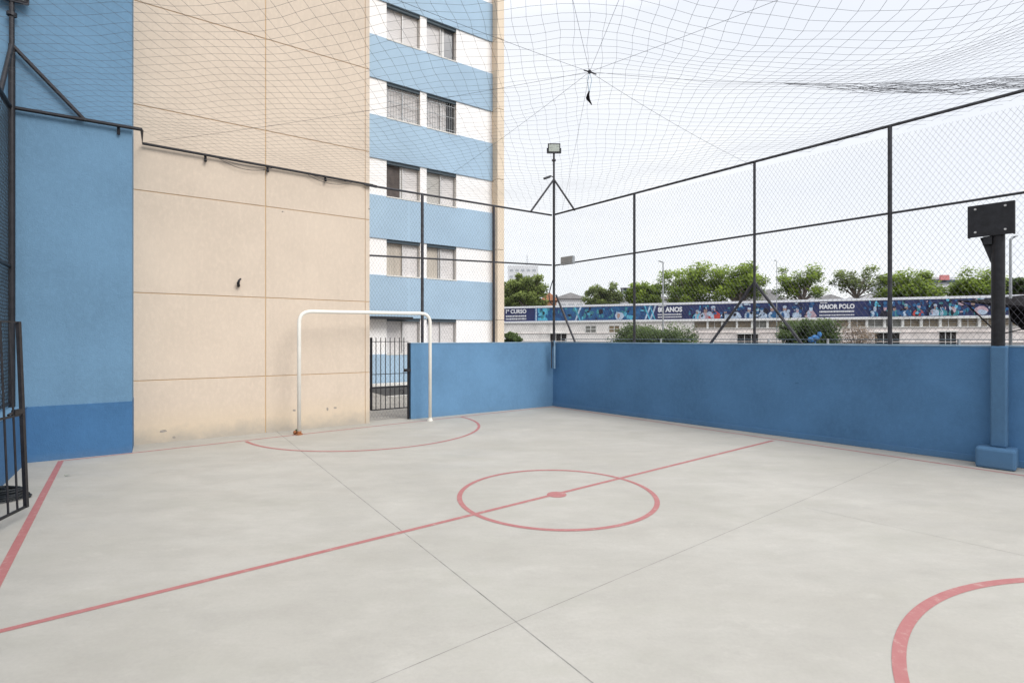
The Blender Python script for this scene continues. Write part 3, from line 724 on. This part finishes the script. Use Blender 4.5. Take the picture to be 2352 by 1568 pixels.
# ------------------------------------------------------------------ near-left open gate
Q0 = Vector((-4.305, 4.63)); Q1 = Q0 + Vector((0.09, -0.33)).normalized() * 0.95
zz0, zz1 = 0.10, 1.745
lean = lambda p, z: Vector((p.x - 0.070 * (z - zz0) / (zz1 - zz0), p.y, z))
ng = thing('metal_gate', (Q0.x, Q0.y, 0.0), 'black barred gate leaf standing open at the left edge of the court', 'gate')
mb = MB()
mb.bar(lean(Q0, zz0), lean(Q0, zz1), 0.026, 0.036, side=(0.26, -0.96, 0)); mb.bar(lean(Q1, 0.0), lean(Q1, zz1), 0.036, 0.036, side=(0.26, -0.96, 0))
for z, h in ((zz0 + 0.01, 0.022), (0.925, 0.018), (zz1 - 0.005, 0.012)): mb.bar(lean(Q0, z), lean(Q1, z), 0.015, h)
mb.build('gate_frame', M['black'], ng)
mb = MB()
for i in range(1, 8):
    q = Q0.lerp(Q1, i / 8.0); mb.tube([lean(q, zz0), lean(q, zz1 - 0.01)], 0.0085, 8)
mb.build('bars', M['black'], ng)
mb = MB(); q = lean(Q0, 0.955); dg = Vector((0.26, -0.96, 0)); mb.bar(q - dg * 0.01 + Vector((0, 0, 0.0)), q + dg * 0.12, 0.03, 0.045); mb.tube([q + dg * 0.13, q + dg * 0.20 + Vector((0.01, 0, -0.01))], 0.010, 8)
mb.build('latch', M['black'], ng)
# coil of hose behind the gate
mb = MB(); c = Vector((-5.02, 5.18, 0.0)); pts = []
for i in range(110):
    a = i * 0.32; r = 0.15 + 0.012 * math.sin(i * 0.9) - 0.0006 * i; pts.append(c + Vector((r * math.cos(a) * 1.25, r * math.sin(a), 0.014 + 0.0009 * i + 0.004 * math.sin(a * 1.3))))
pts += [pts[-1] + Vector((0.08, 0.01, 0.0)), pts[-1] + Vector((0.15, 0.0, -0.02)), pts[-1] + Vector((0.20, -0.02, -0.05))]
mb.tube(pts, 0.012, 7)
tag(mb.build('hose_coil', M['wire_black'], smooth=True), 'coil of black hose lying on the floor behind the open left gate', 'hose')

# ------------------------------------------------------------------ street beyond: long white building and banner
BF = Frame((-0.8, 50.0), (34.8, -13.7), (-13.7, -34.8))
BZ0, BZ1 = 3.12, 4.44
sb0 = BF.s_at(1150); send = BF.s_at(2520)
lb = thing('long_low_building', BF.p(18, -3, 0), 'long low white building with a strip of dusty windows beyond the right wall', 'building')
sdiv = BF.s_at(1590)
mb = MB()
BF.box(mb, sb0 - 9, sdiv, -7, 0, -0.3, 2.98, 0)
BF.box(mb, sdiv, send, -7, 0, -0.3, 2.36, 1); BF.box(mb, sdiv, send, -7, -0.35, 2.36, 2.98, 0)
mb.build('wall', [M['stwhite'], M['stpink']], lb)
mb = MB(); BF.box(mb, sb0 - 9, send, -7.2, 0.12, 2.98, 3.10); mb.build('roof', M['stledge'], lb)
mb = MB(); BF.box(mb, sdiv, send, -0.3, 0.06, 2.36, 2.42); mb.build('ledge', M['stledge'], lb)
s_ = sdiv; i = 0
rw_ = random.Random(5)
while s_ < send - 1.1:
    mb = MB(); BF.box(mb, s_ + 0.0, s_ + 0.16, -0.35, 0.02, 2.36, 2.98, 2)
    BF.box(mb, s_ + 0.16, s_ + 1.12, -0.30, -0.24, 2.36, 2.98, 0)
    for k in range(3): BF.box(mb, s_ + 0.16, s_ + 1.12, -0.235, -0.21, 2.50 + k * 0.17, 2.52 + k * 0.17, 2)
    if rw_.random() < 0.5: BF.box(mb, s_ + 0.60, s_ + 0.64, -0.235, -0.20, 2.36, 2.98, 2)
    mb.build('window', [M[rw_.choice(['brownwin', 'greywin', 'brownwin'])], M['hole'], M['stledge']], lb); s_ += 1.12; i += 1
for px in (1357, 1411):
    a = BF.s_at(px - 13); b = BF.s_at(px + 13); mb = MB(); BF.box(mb, a, b, -0.02, 0.01, 2.05, 2.72, 0)
    for q in (a, (a + b) / 2 - 0.03, b - 0.06): BF.box(mb, q, q + 0.06, 0.01, 0.03, 2.05, 2.72, 1)
    for z in (2.05, 2.36, 2.67): BF.box(mb, a, b, 0.012, 0.032, z, z + 0.05, 1)
    mb.build('window', [M['greywin'] if px < 1400 else M['brownwin'], M['stledge']], lb)
for x0, x1, y0 in ((1264, 1301, 766), (1694, 1741, 767), (2010, 2066, 764), (2158, 2196, 762)):
    a = BF.s_at(x0, 0.02); b = BF.s_at(x1, 0.02); z = BF.z_at((x0 + x1) / 2, y0, 0.02); mb = MB(); BF.box(mb, a, b, -0.01, 0.02, -0.2, z, 0); BF.box(mb, a - 0.08, b + 0.08, 0.0, 0.15, z, z + 0.08, 1)
    for q in (a + (b - a) * .33, a + (b - a) * .66): BF.box(mb, q, q + 0.05, 0.02, 0.035, -0.2, z, 1)
    mb.build('doorway', [M['hole'], M['stledge']], lb)
for z in (1.30, 2.02):
    mb = MB(); BF.box(mb, sb0, send, 0.0, 0.06, z, z + 0.04); mb.build('moulding', M['stpink'], lb)

bn = thing('banner', BF.p(18, 0.1, BZ0), 'very long navy printed banner with white lettering on top of the long low building', 'banner')
mb = MB(); be = BF.s_at(2460)
BF.box(mb, sb0, be, 0.02, 0.06, BZ0 + 0.06, BZ1 - 0.04); mb.build('banner_sheet', M['navy'], bn)
mb = MB(); BF.box(mb, sb0 - 0.1, be, -0.02, 0.10, BZ1 - 0.04, BZ1 + 0.14); BF.box(mb, sb0 - 0.1, be, -0.02, 0.10, BZ0 - 0.02, BZ0 + 0.06); mb.build('banner_frame', M['bwhite'], bn)
BM = BZ0 + 0.06; BH = BZ1 - 0.04 - BM
def bpt(px, v, t): s_ = BF.s_at(px, t); return BF.p(s_, t, BM + BH * v)
# printed pictures
PM = ['bluep', 'cyan', 'teal', 'bpale', 'bred', 'bpink', 'bskin', 'bdark', 'bwhite']; PI = {n: i for i, n in enumerate(PM)}
mb = MB(); rnd = random.Random(11); layer = [0.0]
def nt_(): layer[0] += 0.00022; return 0.062 + layer[0]
def poly(px, v, w_, h_, m, n=9, jit=0.25, a0=0):
    t = nt_(); pts = []
    for i in range(n):
        a = 2 * math.pi * i / n + a0; r = 1 + rnd.uniform(-jit, jit)
        pts.append(bpt(px + w_ / 2 * r * math.cos(a), min(0.985, max(0.015, v + h_ / 2 * r * math.sin(a))), t))
    mb.face(pts, PI[m])
def rect(x0, x1, v0, v1, m, sk=0): t = nt_(); mb.face([bpt(x0, v0, t), bpt(x1, v0, t), bpt(x1 + sk, v1, t), bpt(x0 + sk, v1, t)], PI[m])
rect(1228, 1500, 0.02, 0.98, 'bluep'); rect(1236, 1258, 0.03, 0.97, 'cyan'); rect(1230, 1233, 0.02, 0.98, 'bpale')
for i in range(110):
    x = rnd.uniform(1236, 1500); poly(x, rnd.uniform(0.1, 0.9), rnd.uniform(2, 10), rnd.uniform(0.08, 0.4), rnd.choice(['cyan', 'teal', 'bluep', 'bluep', 'teal', 'bdark', 'bluep']))
for x in (1326, 1486, 1498): rect(x - 6, x - 2, 0.0, 1, 'bpale', 12); rect(x + 5, x + 8, 0.0, 1, 'cyan', -12)
poly(1422, 0.25, 20, 0.7, 'bpale'); poly(1421, 0.3, 7, 0.35, 'bskin')
def bust(px, k, body, head='bskin'):
    poly(px, 0.10, 27 * k, 0.72 * k, body, 10, 0.12); poly(px - 4 * k, 0.16, 9 * k, 0.5 * k, rnd.choice(['bluep', 'bpale', 'bdark']), 8, 0.3)
    hx = px + rnd.uniform(-3, 3); poly(hx, 0.56 * k, 8.5 * k, 0.34 * k, head, 9, 0.08); poly(hx, 0.70 * k, 9.5 * k, 0.18 * k, rnd.choice(['bdark', 'bluep', 'bpale']), 8, 0.15)
mb.build('printed_picture', [M[k] for k in PM], bn); mb = MB()
def smudge(x0, x1, n, cols):
    for i in range(n): poly(rnd.uniform(x0, x1), rnd.uniform(0.05, 0.95), rnd.uniform(2, 11), rnd.uniform(0.06, 0.28), rnd.choice(cols), 8, 0.45)
smudge(1580, 1872, 60, ['bluep', 'bluep', 'teal', 'bdark', 'cyan'])
for x, k_, b_, h_ in ((1601, .8, 'cyan', 'bskin'), (1618, 1.0, 'bpink', 'bskin'), (1641, 1.1, 'bred', 'bpink'), (1664, .75, 'bpale', 'bskin'), (1690, 1.05, 'bpale', 'bdark'), (1722, .9, 'bpale', 'bskin'),
                  (1752, .85, 'bpale', 'bpale'), (1774, 1.05, 'bluep', 'bskin'), (1801, 1.0, 'bpale', 'bskin'), (1830, .8, 'bpale', 'bpink'), (1862, 1.0, 'bpink', 'bpale')): bust(x, k_, b_, h_)
smudge(1590, 1868, 70, ['bluep', 'bpale', 'bdark', 'bluep', 'bpale'])
mb.build('printed_picture', [M[k] for k in PM], bn); mb = MB()
smudge(1985, 2335, 70, ['bluep', 'bluep', 'teal', 'bdark'])
for x, k_, b_, h_ in ((2008, .8, 'bluep', 'bpale'), (2034, .9, 'bdark', 'bpink'), (2056, .8, 'teal', 'bskin'), (2082, .95, 'bluep', 'bskin'), (2110, 1.0, 'bred', 'bpink'), (2146, .9, 'bpale', 'bskin'), (2166, .8, 'teal', 'bpale'), (2190, .85, 'teal', 'bskin')): bust(x, k_, b_, h_)
smudge(1990, 2330, 100, ['bluep', 'bpale', 'teal', 'bdark', 'cyan', 'bluep', 'bpink'])
poly(2254, 0.28, 34, 0.5, 'bpink', 10, 0.1); poly(2256, 0.2, 22, 0.3, 'bpale', 9, 0.15); poly(2208, 0.72, 14, 0.3, 'bpink'); poly(2235, 0.7, 10, 0.2, 'bskin')
mb.build('printed_picture', [M[k] for k in PM], bn)
def text(s, px0, px1, v0, v1, bold=0.0):
    cu = bpy.data.curves.new('lettering', 'FONT'); cu.body = s; cu.size = 1; cu.offset = bold; cu.resolution_u = 4
    o = bpy.data.objects.new('tmp', cu); COL.objects.link(o); bpy.context.view_layer.update()
    dg_ = bpy.context.evaluated_depsgraph_get(); me = bpy.data.meshes.new_from_object(o.evaluated_get(dg_))
    bpy.data.objects.remove(o); bpy.data.curves.remove(cu)
    xs = [v.co.x for v in me.vertices]; ys_ = [v.co.y for v in me.vertices]; x0, x1, y0, y1 = min(xs), max(xs), min(ys_), max(ys_)
    t = 0.105; a, b = BF.s_at(px0, t), BF.s_at(px1, t)
    for v in me.vertices:
        s_ = a + (b - a) * (v.co.x - x0) / (x1 - x0); z = BM + BH * (v0 + (v1 - v0) * (v.co.y - y0) / (y1 - y0)); v.co = BF.p(s_, t, z)
    me.materials.append(M['bwhite']); me.name = 'lettering'
    o = bpy.data.objects.new('lettering', me); COL.objects.link(o); o.parent = bn; o.matrix_parent_inverse = Matrix.Translation(-Vector(bn.location))
text('1º CURSO', 1162, 1209, 0.60, 0.92, 0.035); text('80 ANOS', 1511, 1567, 0.50, 0.86, 0.045); text('MAIOR POLO', 1882, 1963, 0.52, 0.82, 0.045)
def scribble(x0, x1, v, h):
    x = x0; mb = MB()
    while x < x1:
        w_ = rnd.uniform(1.2, 3.2); t = 0.105; mb.face([bpt(x, v, t), bpt(min(x1, x + w_), v, t), bpt(min(x1, x + w_), v + h * rnd.uniform(.8, 1), t), bpt(x, v + h, t)]); x += w_ + rnd.uniform(0.5, 1.0)
    mb.build('small_lettering', M['bwhite'], bn)
for a in ((1162, 1209, .34, .12), (1162, 1209, .12, .12), (1511, 1530, .92, .05), (1511, 1566, .30, .09), (1511, 1566, .12, .09), (1884, 1900, .88, .06), (1882, 1962, .30, .12), (1882, 1962, .10, .08)): scribble(*a)

# ------------------------------------------------------------------ vegetation
def tree(px, ptop, wpx, pbase_crown, Y, leaf, label, cat='tree', name='street_tree', seed=0, dens=1.0, group=None, bark='bark', leafsize=0.26, ground=-0.25, hang=None):
    rnd = random.Random(seed * 31 + 5); cx = (px - CX) / F * Y
    zt = EYE + (HY - ptop) * Y / F; zc0 = EYE + (HY - pbase_crown) * Y / F; rx = wpx / 2 / F * Y; h = zt - zc0; cz = zc0 + h * 0.5
    root = thing(name, (cx, Y, ground), label, cat, group)
    tb = MB(); fork = max(ground + 0.4, zc0 + 0.02 * h)
    if name == 'street_tree': tb.tube([(cx, Y, ground), (cx + rnd.uniform(-.1, .1), Y, (ground + fork) / 2), (cx, Y, fork)], 0.05 * h + 0.05, 8, taper=0.04 * h + 0.03)
    cl = MB(); clumps = []
    n = int((44 if name == 'street_tree' else 90) * dens)
    for i in range(n):
        a = rnd.uniform(0, 2 * math.pi); el = rnd.uniform(-0.85, 1.0); q = rnd.uniform(0.25, 1.0)
        rr = math.sqrt(max(0, 1 - el * el * 0.8)); x = cx + rx * q * rr * math.cos(a) * 1.1; y = Y + rx * q * rr * math.sin(a); z = cz + h * 0.5 * el * q
        cr = rx * rnd.uniform(0.22, 0.36); clumps.append((x, y, z, cr))
        if name == 'street_tree' or i % 2 == 0:
            m_ = Vector((cx + (x - cx) * .45, Y + (y - Y) * .45, fork + (z - fork) * .55)); st = Vector((cx, Y, fork if name == 'street_tree' else ground))
            tb.tube([st, m_, (x, y, z)], 0.018 * h + 0.01, 5, taper=0.008, caps=False)
    for (x, y, z, cr) in clumps:
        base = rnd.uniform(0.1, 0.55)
        for k in range(int(110 * dens)):
            d = Vector((rnd.gauss(0, 1), rnd.gauss(0, 1), rnd.gauss(0, 1))).normalized() * cr * rnd.uniform(0.3, 1.08); d.z *= 0.75
            p = Vector((x, y, z)) + d; s_ = leafsize * rnd.uniform(0.5, 1.15) * (Y / 55)
            u = Vector((rnd.gauss(0, 1), rnd.gauss(0, 1), rnd.gauss(0, 1))).normalized(); v = u.orthogonal().normalized()
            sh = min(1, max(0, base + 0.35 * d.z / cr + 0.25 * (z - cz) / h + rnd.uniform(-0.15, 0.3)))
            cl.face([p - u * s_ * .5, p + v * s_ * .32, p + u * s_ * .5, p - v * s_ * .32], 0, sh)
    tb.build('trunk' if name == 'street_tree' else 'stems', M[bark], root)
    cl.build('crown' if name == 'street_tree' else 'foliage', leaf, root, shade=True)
    return root
g1 = 'trees behind the banner'
for i, a in enumerate([
    (1168, 645, 70, 722, 62, M['leafB'], 'partly hidden olive-green tree at the building edge left of the corner mast'),
    (1212, 630, 92, 722, 60, M['leafB'], 'dense rounded dark green tree just left of the corner mast'),
    (1385, 643, 80, 716, 64, M['leafB'], 'slim pale green tree standing alone left of the water tower'),
    (1484, 645, 84, 712, 60, M['leafA'], 'small green tree between the water tower and the large bright tree'),
    (1582, 606, 138, 716, 56, M['leafA'], 'largest bright green tree behind the 80 ANOS lettering'),
    (1696, 608, 122, 712, 54, M['leafA'], 'bright green rounded tree behind the braced fence post'),
    (1842, 609, 116, 696, 52, M['leafA'], 'yellow-green spreading tree with visible limbs beside the thin pole'),
    (1966, 609, 104, 688, 52, M['leafB'], 'airy olive tree with gaps behind the MAIOR POLO lettering'),
    (2090, 627, 126, 702, 50, M['leafA'], 'low flat-topped green tree right of the thick fence post'),
    (2238, 622, 122, 694, 48, M['leafA'], 'wide low yellow-green tree left of the backboard post'),
    (2345, 632, 60, 682, 48, M['leafC'], 'darker tree at the right edge beyond the backboard post')]):
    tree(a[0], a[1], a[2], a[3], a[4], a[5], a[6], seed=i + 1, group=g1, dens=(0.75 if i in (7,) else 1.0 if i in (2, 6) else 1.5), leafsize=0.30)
for i, a in enumerate([
    (1176, 765, 42, 800, 38, M['leafC'], 'small green bush above the low wall at the building edge', 1.0),
    (1503, 744, 165, 812, 36, M['leafC'], 'wide loose green bush above the right wall behind the first fence post', 1.3),
    (1858, 728, 112, 812, 33, M['leafC'], 'dense dark green bush in front of the dusty windows', 1.6),
    (1968, 742, 84, 812, 34, M['leafD'], 'dry leafless brown shrub right of the dense dark bush', 0.5)]):
    tree(a[0], a[1], a[2], a[3], a[4], a[5], a[6], 'bush', 'bush', seed=40 + i, dens=a[7], leafsize=0.26 if i < 3 else 0.18)
# blue bundle in the bush
mb = MB(); c = P(1872, 776, 30.5); rr = random.Random(2)
mb.ball(c, 0.22, n=12, sc3=(1.1, 0.8, 0.8), jit=0.12, rnd=rr); mb.ball(c + Vector((0.25, 0, 0.18)), 0.15, n=10, sc3=(0.9, 0.8, 1.2), jit=0.15, rnd=rr); mb.ball(c + Vector((-0.24, 0, -0.12)), 0.18, n=10, jit=0.15, rnd=rr)
mb.tube([c + Vector((0, 0, -0.2)), Vector((c.x, c.y, -0.25))], 0.05, 6)
tag(mb.build('cloth_bundle', M['bluecloth'], smooth=True), 'crumpled blue bundle in front of the dense dark bush', 'bundle')

# ------------------------------------------------------------------ lamps, far houses, water tower
def lamp(px, ptop, Y, r, label, arm=1):
    x = (px - CX) / F * Y; zt = EYE + (HY - ptop) * Y / F
    root = thing('street_lamp', (x, Y, -0.25), label, 'street lamp', 'street lamps beyond the right wall')
    mb = MB(); mb.tube([(x, Y, -0.25), (x, Y, zt)], r, 10, taper=r * 0.6); mb.build('pole', M['lampg'], root)
    mb = MB(); L_ = 0.02 * Y * arm; mb.tube([(x, Y, zt - 0.03), (x + L_ * 0.5, Y, zt + 0.03), (x + L_, Y, zt + 0.05)], r * 0.6, 8); mb.build('arm', M['lampg'], root)
    mb = MB(); mb.bar((x + L_ * 0.7, Y, zt + 0.05), (x + L_ * 1.5, Y, zt + 0.08), 0.16, 0.05); mb.build('lamp_head', M['lampg'], root, bevel=0.01)
lamp(1523, 602, 36, 0.07, 'slim grey street lamp in front of the large bright tree', -0.3)
lamp(1784, 600, 40, 0.035, 'very thin pole lamp between the two middle trees', -0.15)
lamp(2321, 548, 17, 0.055, 'light grey street lamp just right of the backboard post', 0.35)

def house(px0, px1, pe, pr, Y, wall, roof, label, dx=6, cat='house', win=True):
    x0 = (px0 - CX) / F * Y; x1 = (px1 - CX) / F * Y; ze = EYE + (HY - pe) * Y / F; zr = EYE + (HY - pr) * Y / F
    root = thing('far_house', ((x0 + x1) / 2, Y, -0.25), label, cat)
    mb = MB(); mb.hexa([(x0, Y, -.25), (x1, Y, -.25), (x1, Y + dx, -.25), (x0, Y + dx, -.25), (x0, Y, ze), (x1, Y, ze), (x1, Y + dx, ze), (x0, Y + dx, ze)])
    mb.build('wall', wall, root)
    mb = MB(); xm = (x0 + x1) / 2; e = 0.4
    a, b, c = (x0 - e, Y - e, ze), (x1 + e, Y - e, ze), (xm, Y - e, zr); a2, b2, c2 = [(q[0], Y + dx + e, q[2]) for q in (a, b, c)]
    a, b, a2, b2 = [(q[0], q[1], q[2] + 0.01) for q in (a, b, a2, b2)]
    mb.face([a, b, c]); mb.face([b2, a2, c2]); mb.face([a, c, c2, a2]); mb.face([c, b, b2, c2]); mb.face([b, a, a2, b2]); mb.build('roof', roof, root)
    if win:
        for k in range(3):
            q = x0 + (x1 - x0) * (0.15 + 0.28 * k); mb = MB(); mb.hexa([(q, Y - .05, ze - 2), (q + 1, Y - .05, ze - 2), (q + 1, Y + .02, ze - 2), (q, Y + .02, ze - 2), (q, Y - .05, ze - 0.8), (q + 1, Y - .05, ze - 0.8), (q + 1, Y + .02, ze - 0.8), (q, Y + .02, ze - 0.8)]); mb.build('window', M['farwin'], root)
house(1245, 1278, 690, 672, 72, M['roofo'], M['roofo'], 'small orange house showing behind the corner mast')
house(1275, 1345, 686, 672, 85, M['farw'], M['roofg'], 'pale house with grey roof right of the corner mast')
house(1425, 1545, 688, 672, 80, M['farw'], M['roofg'], 'grey-roofed house behind the small green tree')
house(1730, 1800, 690, 664, 82, M['farw'], M['roofg'], 'pale house with steep grey roof between two bright trees')
house(1870, 1940, 690, 676, 78, M['farw'], M['roofg'], 'house with low grey gable left of the airy olive tree')
house(1985, 2050, 690, 674, 76, M['farw'], M['roofg'], 'house with low grey gable right of the airy olive tree')
# shed with red sign
Y = 90; x0, x1 = (2110 - CX) / F * Y, (2215 - CX) / F * Y; z1 = EYE + (HY - 636) * Y / F
sh = thing('far_warehouse', ((x0 + x1) / 2, Y, -.25), 'pale warehouse with a small red sign on its roof edge at the far right', 'building')
mb = MB(); mb.hexa([(x0, Y, -.25), (x1, Y, -.25), (x1, Y + 12, -.25), (x0, Y + 12, -.25), (x0, Y, z1), (x1, Y, z1), (x1, Y + 12, z1), (x0, Y + 12, z1)]); mb.build('wall', M['farw'], sh)
mb = MB(); mb.hexa([(x0 - .4, Y - .4, z1 - .9), (x1 + .4, Y - .4, z1 - .9), (x1 + .4, Y - .02, z1 - .9), (x0 - .4, Y - .02, z1 - .9), (x0 - .4, Y - .4, z1 - .5), (x1 + .4, Y - .4, z1 - .5), (x1 + .4, Y - .02, z1 - .5), (x0 - .4, Y - .02, z1 - .5)]); mb.build('roof_edge', M['lint'], sh)
sx = (2152 - CX) / F * Y; mb = MB(); mb.hexa([(sx, Y - .8, z1 - .6), (sx + 1.5, Y - .8, z1 - .6), (sx + 1.5, Y - .5, z1 - .6), (sx, Y - .5, z1 - .6), (sx, Y - .8, z1 + .25), (sx + 1.5, Y - .8, z1 + .25), (sx + 1.5, Y - .5, z1 + .25), (sx, Y - .5, z1 + .25)]); mb.build('roof_sign', M['signred'], sh)
# water tower
Y = 75; wx = (1437 - CX) / F * Y; zt = EYE + (HY - 663) * Y / F; zc = EYE + (HY - 676) * Y / F
wt = thing('water_tower', (wx, Y, -.25), 'small grey framework water tower between two trees', 'water tower')
mb = MB()
for dx in (-.5, .5):
    for dy in (-.5, .5): mb.bar((wx + dx, Y + dy, -.25), (wx + dx, Y + dy, zt), 0.12, 0.12)
for k in range(6):
    z = zt - 0.3 - k * 0.7
    for dy in (-.5, .5): mb.bar((wx - .5, Y + dy, z), (wx + .5, Y + dy, z - 0.5), 0.06, 0.06)
mb.build('legs', M['lampg'], wt)
mb = MB(); mb.tube([(wx, Y, zc + .05), (wx, Y, zt - 0.05)], 0.55, 14); mb.build('tank', M['lint'], wt)
mb = MB(); mb.tube([(wx, Y, zt), (wx, Y, zt + 0.12)], 0.8, 10); mb.build('tank_cover', M['roofg'], wt)
# tower block, distance haze painted in with pale low-contrast colours
Y = 240; x0, x1 = (1166 - CX) / F * Y, (1236 - CX) / F * Y; z1 = EYE + (HY - 610) * Y / F
tb_ = thing('far_tower_block', ((x0 + x1) / 2, Y, -.25), 'distant white tower block with antenna above the rounded tree', 'building')
mb = MB(); mb.hexa([(x0, Y, -.25), (x1, Y, -.25), (x1, Y + 12, -.25), (x0, Y + 12, -.25), (x0, Y, z1), (x1, Y, z1), (x1, Y + 12, z1), (x0, Y + 12, z1)]); mb.build('wall', M['farw'], tb_)
for k in range(6):
    z = z1 - 1.6 - k * 2.9; mb = MB()
    for q in range(5):
        a = x0 + 1 + q * 2.6; mb.hexa([(a, Y - .1, z - 1), (a + 1.5, Y - .1, z - 1), (a + 1.5, Y + .1, z - 1), (a, Y + .1, z - 1), (a, Y - .1, z), (a + 1.5, Y - .1, z), (a + 1.5, Y + .1, z), (a, Y + .1, z)])
    mb.build('window_row', M['farwin'], tb_)
ax = (1211 - CX) / F * Y; mb = MB(); mb.bar((ax, Y + 2, z1), (ax, Y + 2, z1 + 5.2), 0.25, 0.25)
for k in range(4): mb.bar((ax - 1.0 + .2 * k, Y + 2, z1 + .8 + k * 1.1), (ax + 1.0 - .2 * k, Y + 2, z1 + .8 + k * 1.1), 0.15, 0.15)
mb.build('antenna', M['farwin'], tb_)

# guard rail and black canopy in the street
gr = thing('guard_rail', (14, 27, -0.25), 'low grey two-bar railing along the street beyond the right wall', 'railing')
GR = Frame((3.0, 32.0), (26, -9), (-9, -26)); mb = MB()
for z in (1.30, 1.52): mb.tube([GR.p(0, 0, z), GR.p(29, 0, z)], 0.022, 6)
mb.build('bars', M['lint'], gr)
for k in range(11):
    mb = MB(); mb.bar(GR.p(k * 2.8 + .3, 0, -0.25), GR.p(k * 2.8 + .3, 0, 1.56), 0.09, 0.09); mb.build('post', M['lampg'], gr)
Y = 15.5
cn = thing('shade_canopy', ((2400 - CX) / F * Y, Y, -0.25), 'black cloth shade canopy with struts at the right edge beyond the wall', 'canopy')
def cp(px, py, dy=0.0): return P(px, py, Y + dy)
mb = MB(); A0, A1, A2, A3 = cp(2198, 690), cp(2470, 712, -1.2), cp(2520, 660, 3), cp(2250, 688, 3); A5 = cp(2360, 684, 1.2)
for tri in ((A0, A1, A5), (A1, A2, A5), (A2, A3, A5), (A3, A0, A5)): mb.face(tri)
ed = [A0, A1, A2, A3]
mb.face([A0, A1, A1 - Vector((0, 0, .14)), A0 - Vector((0, 0, .02))])
mb.face([cp(2316, 700, -.1), cp(2470, 706, -.9), cp(2470, 774, -.9), cp(2350, 758, -.3), cp(2322, 738, -.15)])
mb.build('canopy_cloth', M['canopy'], cn)
for a, b in ((cp(2226, 703), cp(2292, 766)), (cp(2226, 703), cp(2200, 691)), (cp(2300, 767), cp(2352, 755, -.3)), (cp(2292, 700), cp(2292, 795))):
    mb = MB(); mb.tube([a, b], 0.018, 8); mb.build('strut', M['black'], cn)
mb = MB(); b = cp(2395, 700, .5); mb.tube([(b.x, b.y, -.25), b], 0.04, 8); mb.build('pole', M['black'], cn)

# ------------------------------------------------------------------ light, sky, camera
SUN_EL, SUN_AZ = 40, 130      # azimuth clockwise from +Y: the light comes from behind and right of the camera
wd = bpy.data.worlds.new('World'); sc.world = wd; wd.use_nodes = True
nt = wd.node_tree; N = nt.nodes; L = nt.links; N.clear()
out = N.new('ShaderNodeOutputWorld'); bg = N.new('ShaderNodeBackground'); bg2 = N.new('ShaderNodeBackground'); add = N.new('ShaderNodeAddShader')
sky = N.new('ShaderNodeTexSky'); sky.sky_type = 'NISHITA'; sky.sun_disc = False; sky.sun_elevation = R(SUN_EL); sky.sun_rotation = R(SUN_AZ)
L.new(sky.outputs[0], bg.inputs['Color']); bg.inputs['Strength'].default_value = 0.012
tc = N.new('ShaderNodeTexCoord'); sep = N.new('ShaderNodeSeparateXYZ'); L.new(tc.outputs['Generated'], sep.inputs[0])
cr = N.new('ShaderNodeValToRGB'); e = cr.color_ramp.elements     # overcast: bright, brighter still overhead
e[0].position = 0.0; e[0].color = (0.94, 0.96, 0.98, 1); e[1].position = 1.0; e[1].color = (2.1, 2.12, 2.15, 1)
for p_, c_ in ((0.10, (0.95, 0.965, 0.985)), (0.28, (0.94, 0.955, 0.98)), (0.52, (0.90, 0.925, 0.97)), (0.66, (1.5, 1.52, 1.58))):
    x = e.new(p_); x.color = (*c_, 1)
L.new(sep.outputs['Z'], cr.inputs['Fac'])
mp = N.new('ShaderNodeMapping'); mp.inputs['Scale'].default_value = (1.2, 1.2, 3.5); L.new(tc.outputs['Generated'], mp.inputs[0])
no = N.new('ShaderNodeTexNoise'); no.inputs['Scale'].default_value = 1.8; no.inputs['Detail'].default_value = 6; L.new(mp.outputs[0], no.inputs['Vector'])
mr = N.new('ShaderNodeMapRange'); mr.inputs['From Min'].default_value = 0.35; mr.inputs['From Max'].default_value = 0.65; mr.inputs['To Min'].default_value = 0.0; mr.inputs['To Max'].default_value = 1.0
L.new(no.outputs['Fac'], mr.inputs['Value'])
cm = N.new('ShaderNodeMix'); cm.data_type = 'RGBA'; cm.inputs[6].default_value = (0.955, 0.97, 1.0, 1); cm.inputs[7].default_value = (1.06, 1.055, 1.04, 1); L.new(mr.outputs[0], cm.inputs['Factor'])
mu = N.new('ShaderNodeMix'); mu.data_type = 'RGBA'; mu.blend_type = 'MULTIPLY'; mu.inputs['Factor'].default_value = 1; L.new(cr.outputs['Color'], mu.inputs[6]); L.new(cm.outputs[2], mu.inputs[7])
L.new(mu.outputs[2], bg2.inputs['Color']); bg2.inputs['Strength'].default_value = 1.0
L.new(bg.outputs[0], add.inputs[0]); L.new(bg2.outputs[0], add.inputs[1]); L.new(add.outputs[0], out.inputs['Surface'])

sl = bpy.data.lights.new('sun', 'SUN'); sl.energy = 2.35; sl.angle = R(28); sl.color = (1.0, 0.965, 0.91)
so = bpy.data.objects.new('sun', sl); COL.objects.link(so); so.location = (5, -5, 20)
dv = Vector((math.sin(R(SUN_AZ)) * math.cos(R(SUN_EL)), math.cos(R(SUN_AZ)) * math.cos(R(SUN_EL)), math.sin(R(SUN_EL))))
so.rotation_euler = dv.to_track_quat('Z', 'Y').to_euler()

cd = bpy.data.cameras.new('camera'); cam = bpy.data.objects.new('camera', cd); COL.objects.link(cam); sc.camera = cam
cam.location = (0, 0, EYE); cam.rotation_euler = (R(90), 0, 0)
cd.sensor_width = 36; cd.lens = F / 2352 * 36; cd.shift_y = -(784 - HY) / 2352; cd.clip_start = 0.05; cd.clip_end = 3000
sc.view_settings.view_transform = 'Standard'; sc.view_settings.look = 'None'; sc.view_settings.exposure = 0; sc.view_settings.gamma = 1
sc.render.film_transparent = False
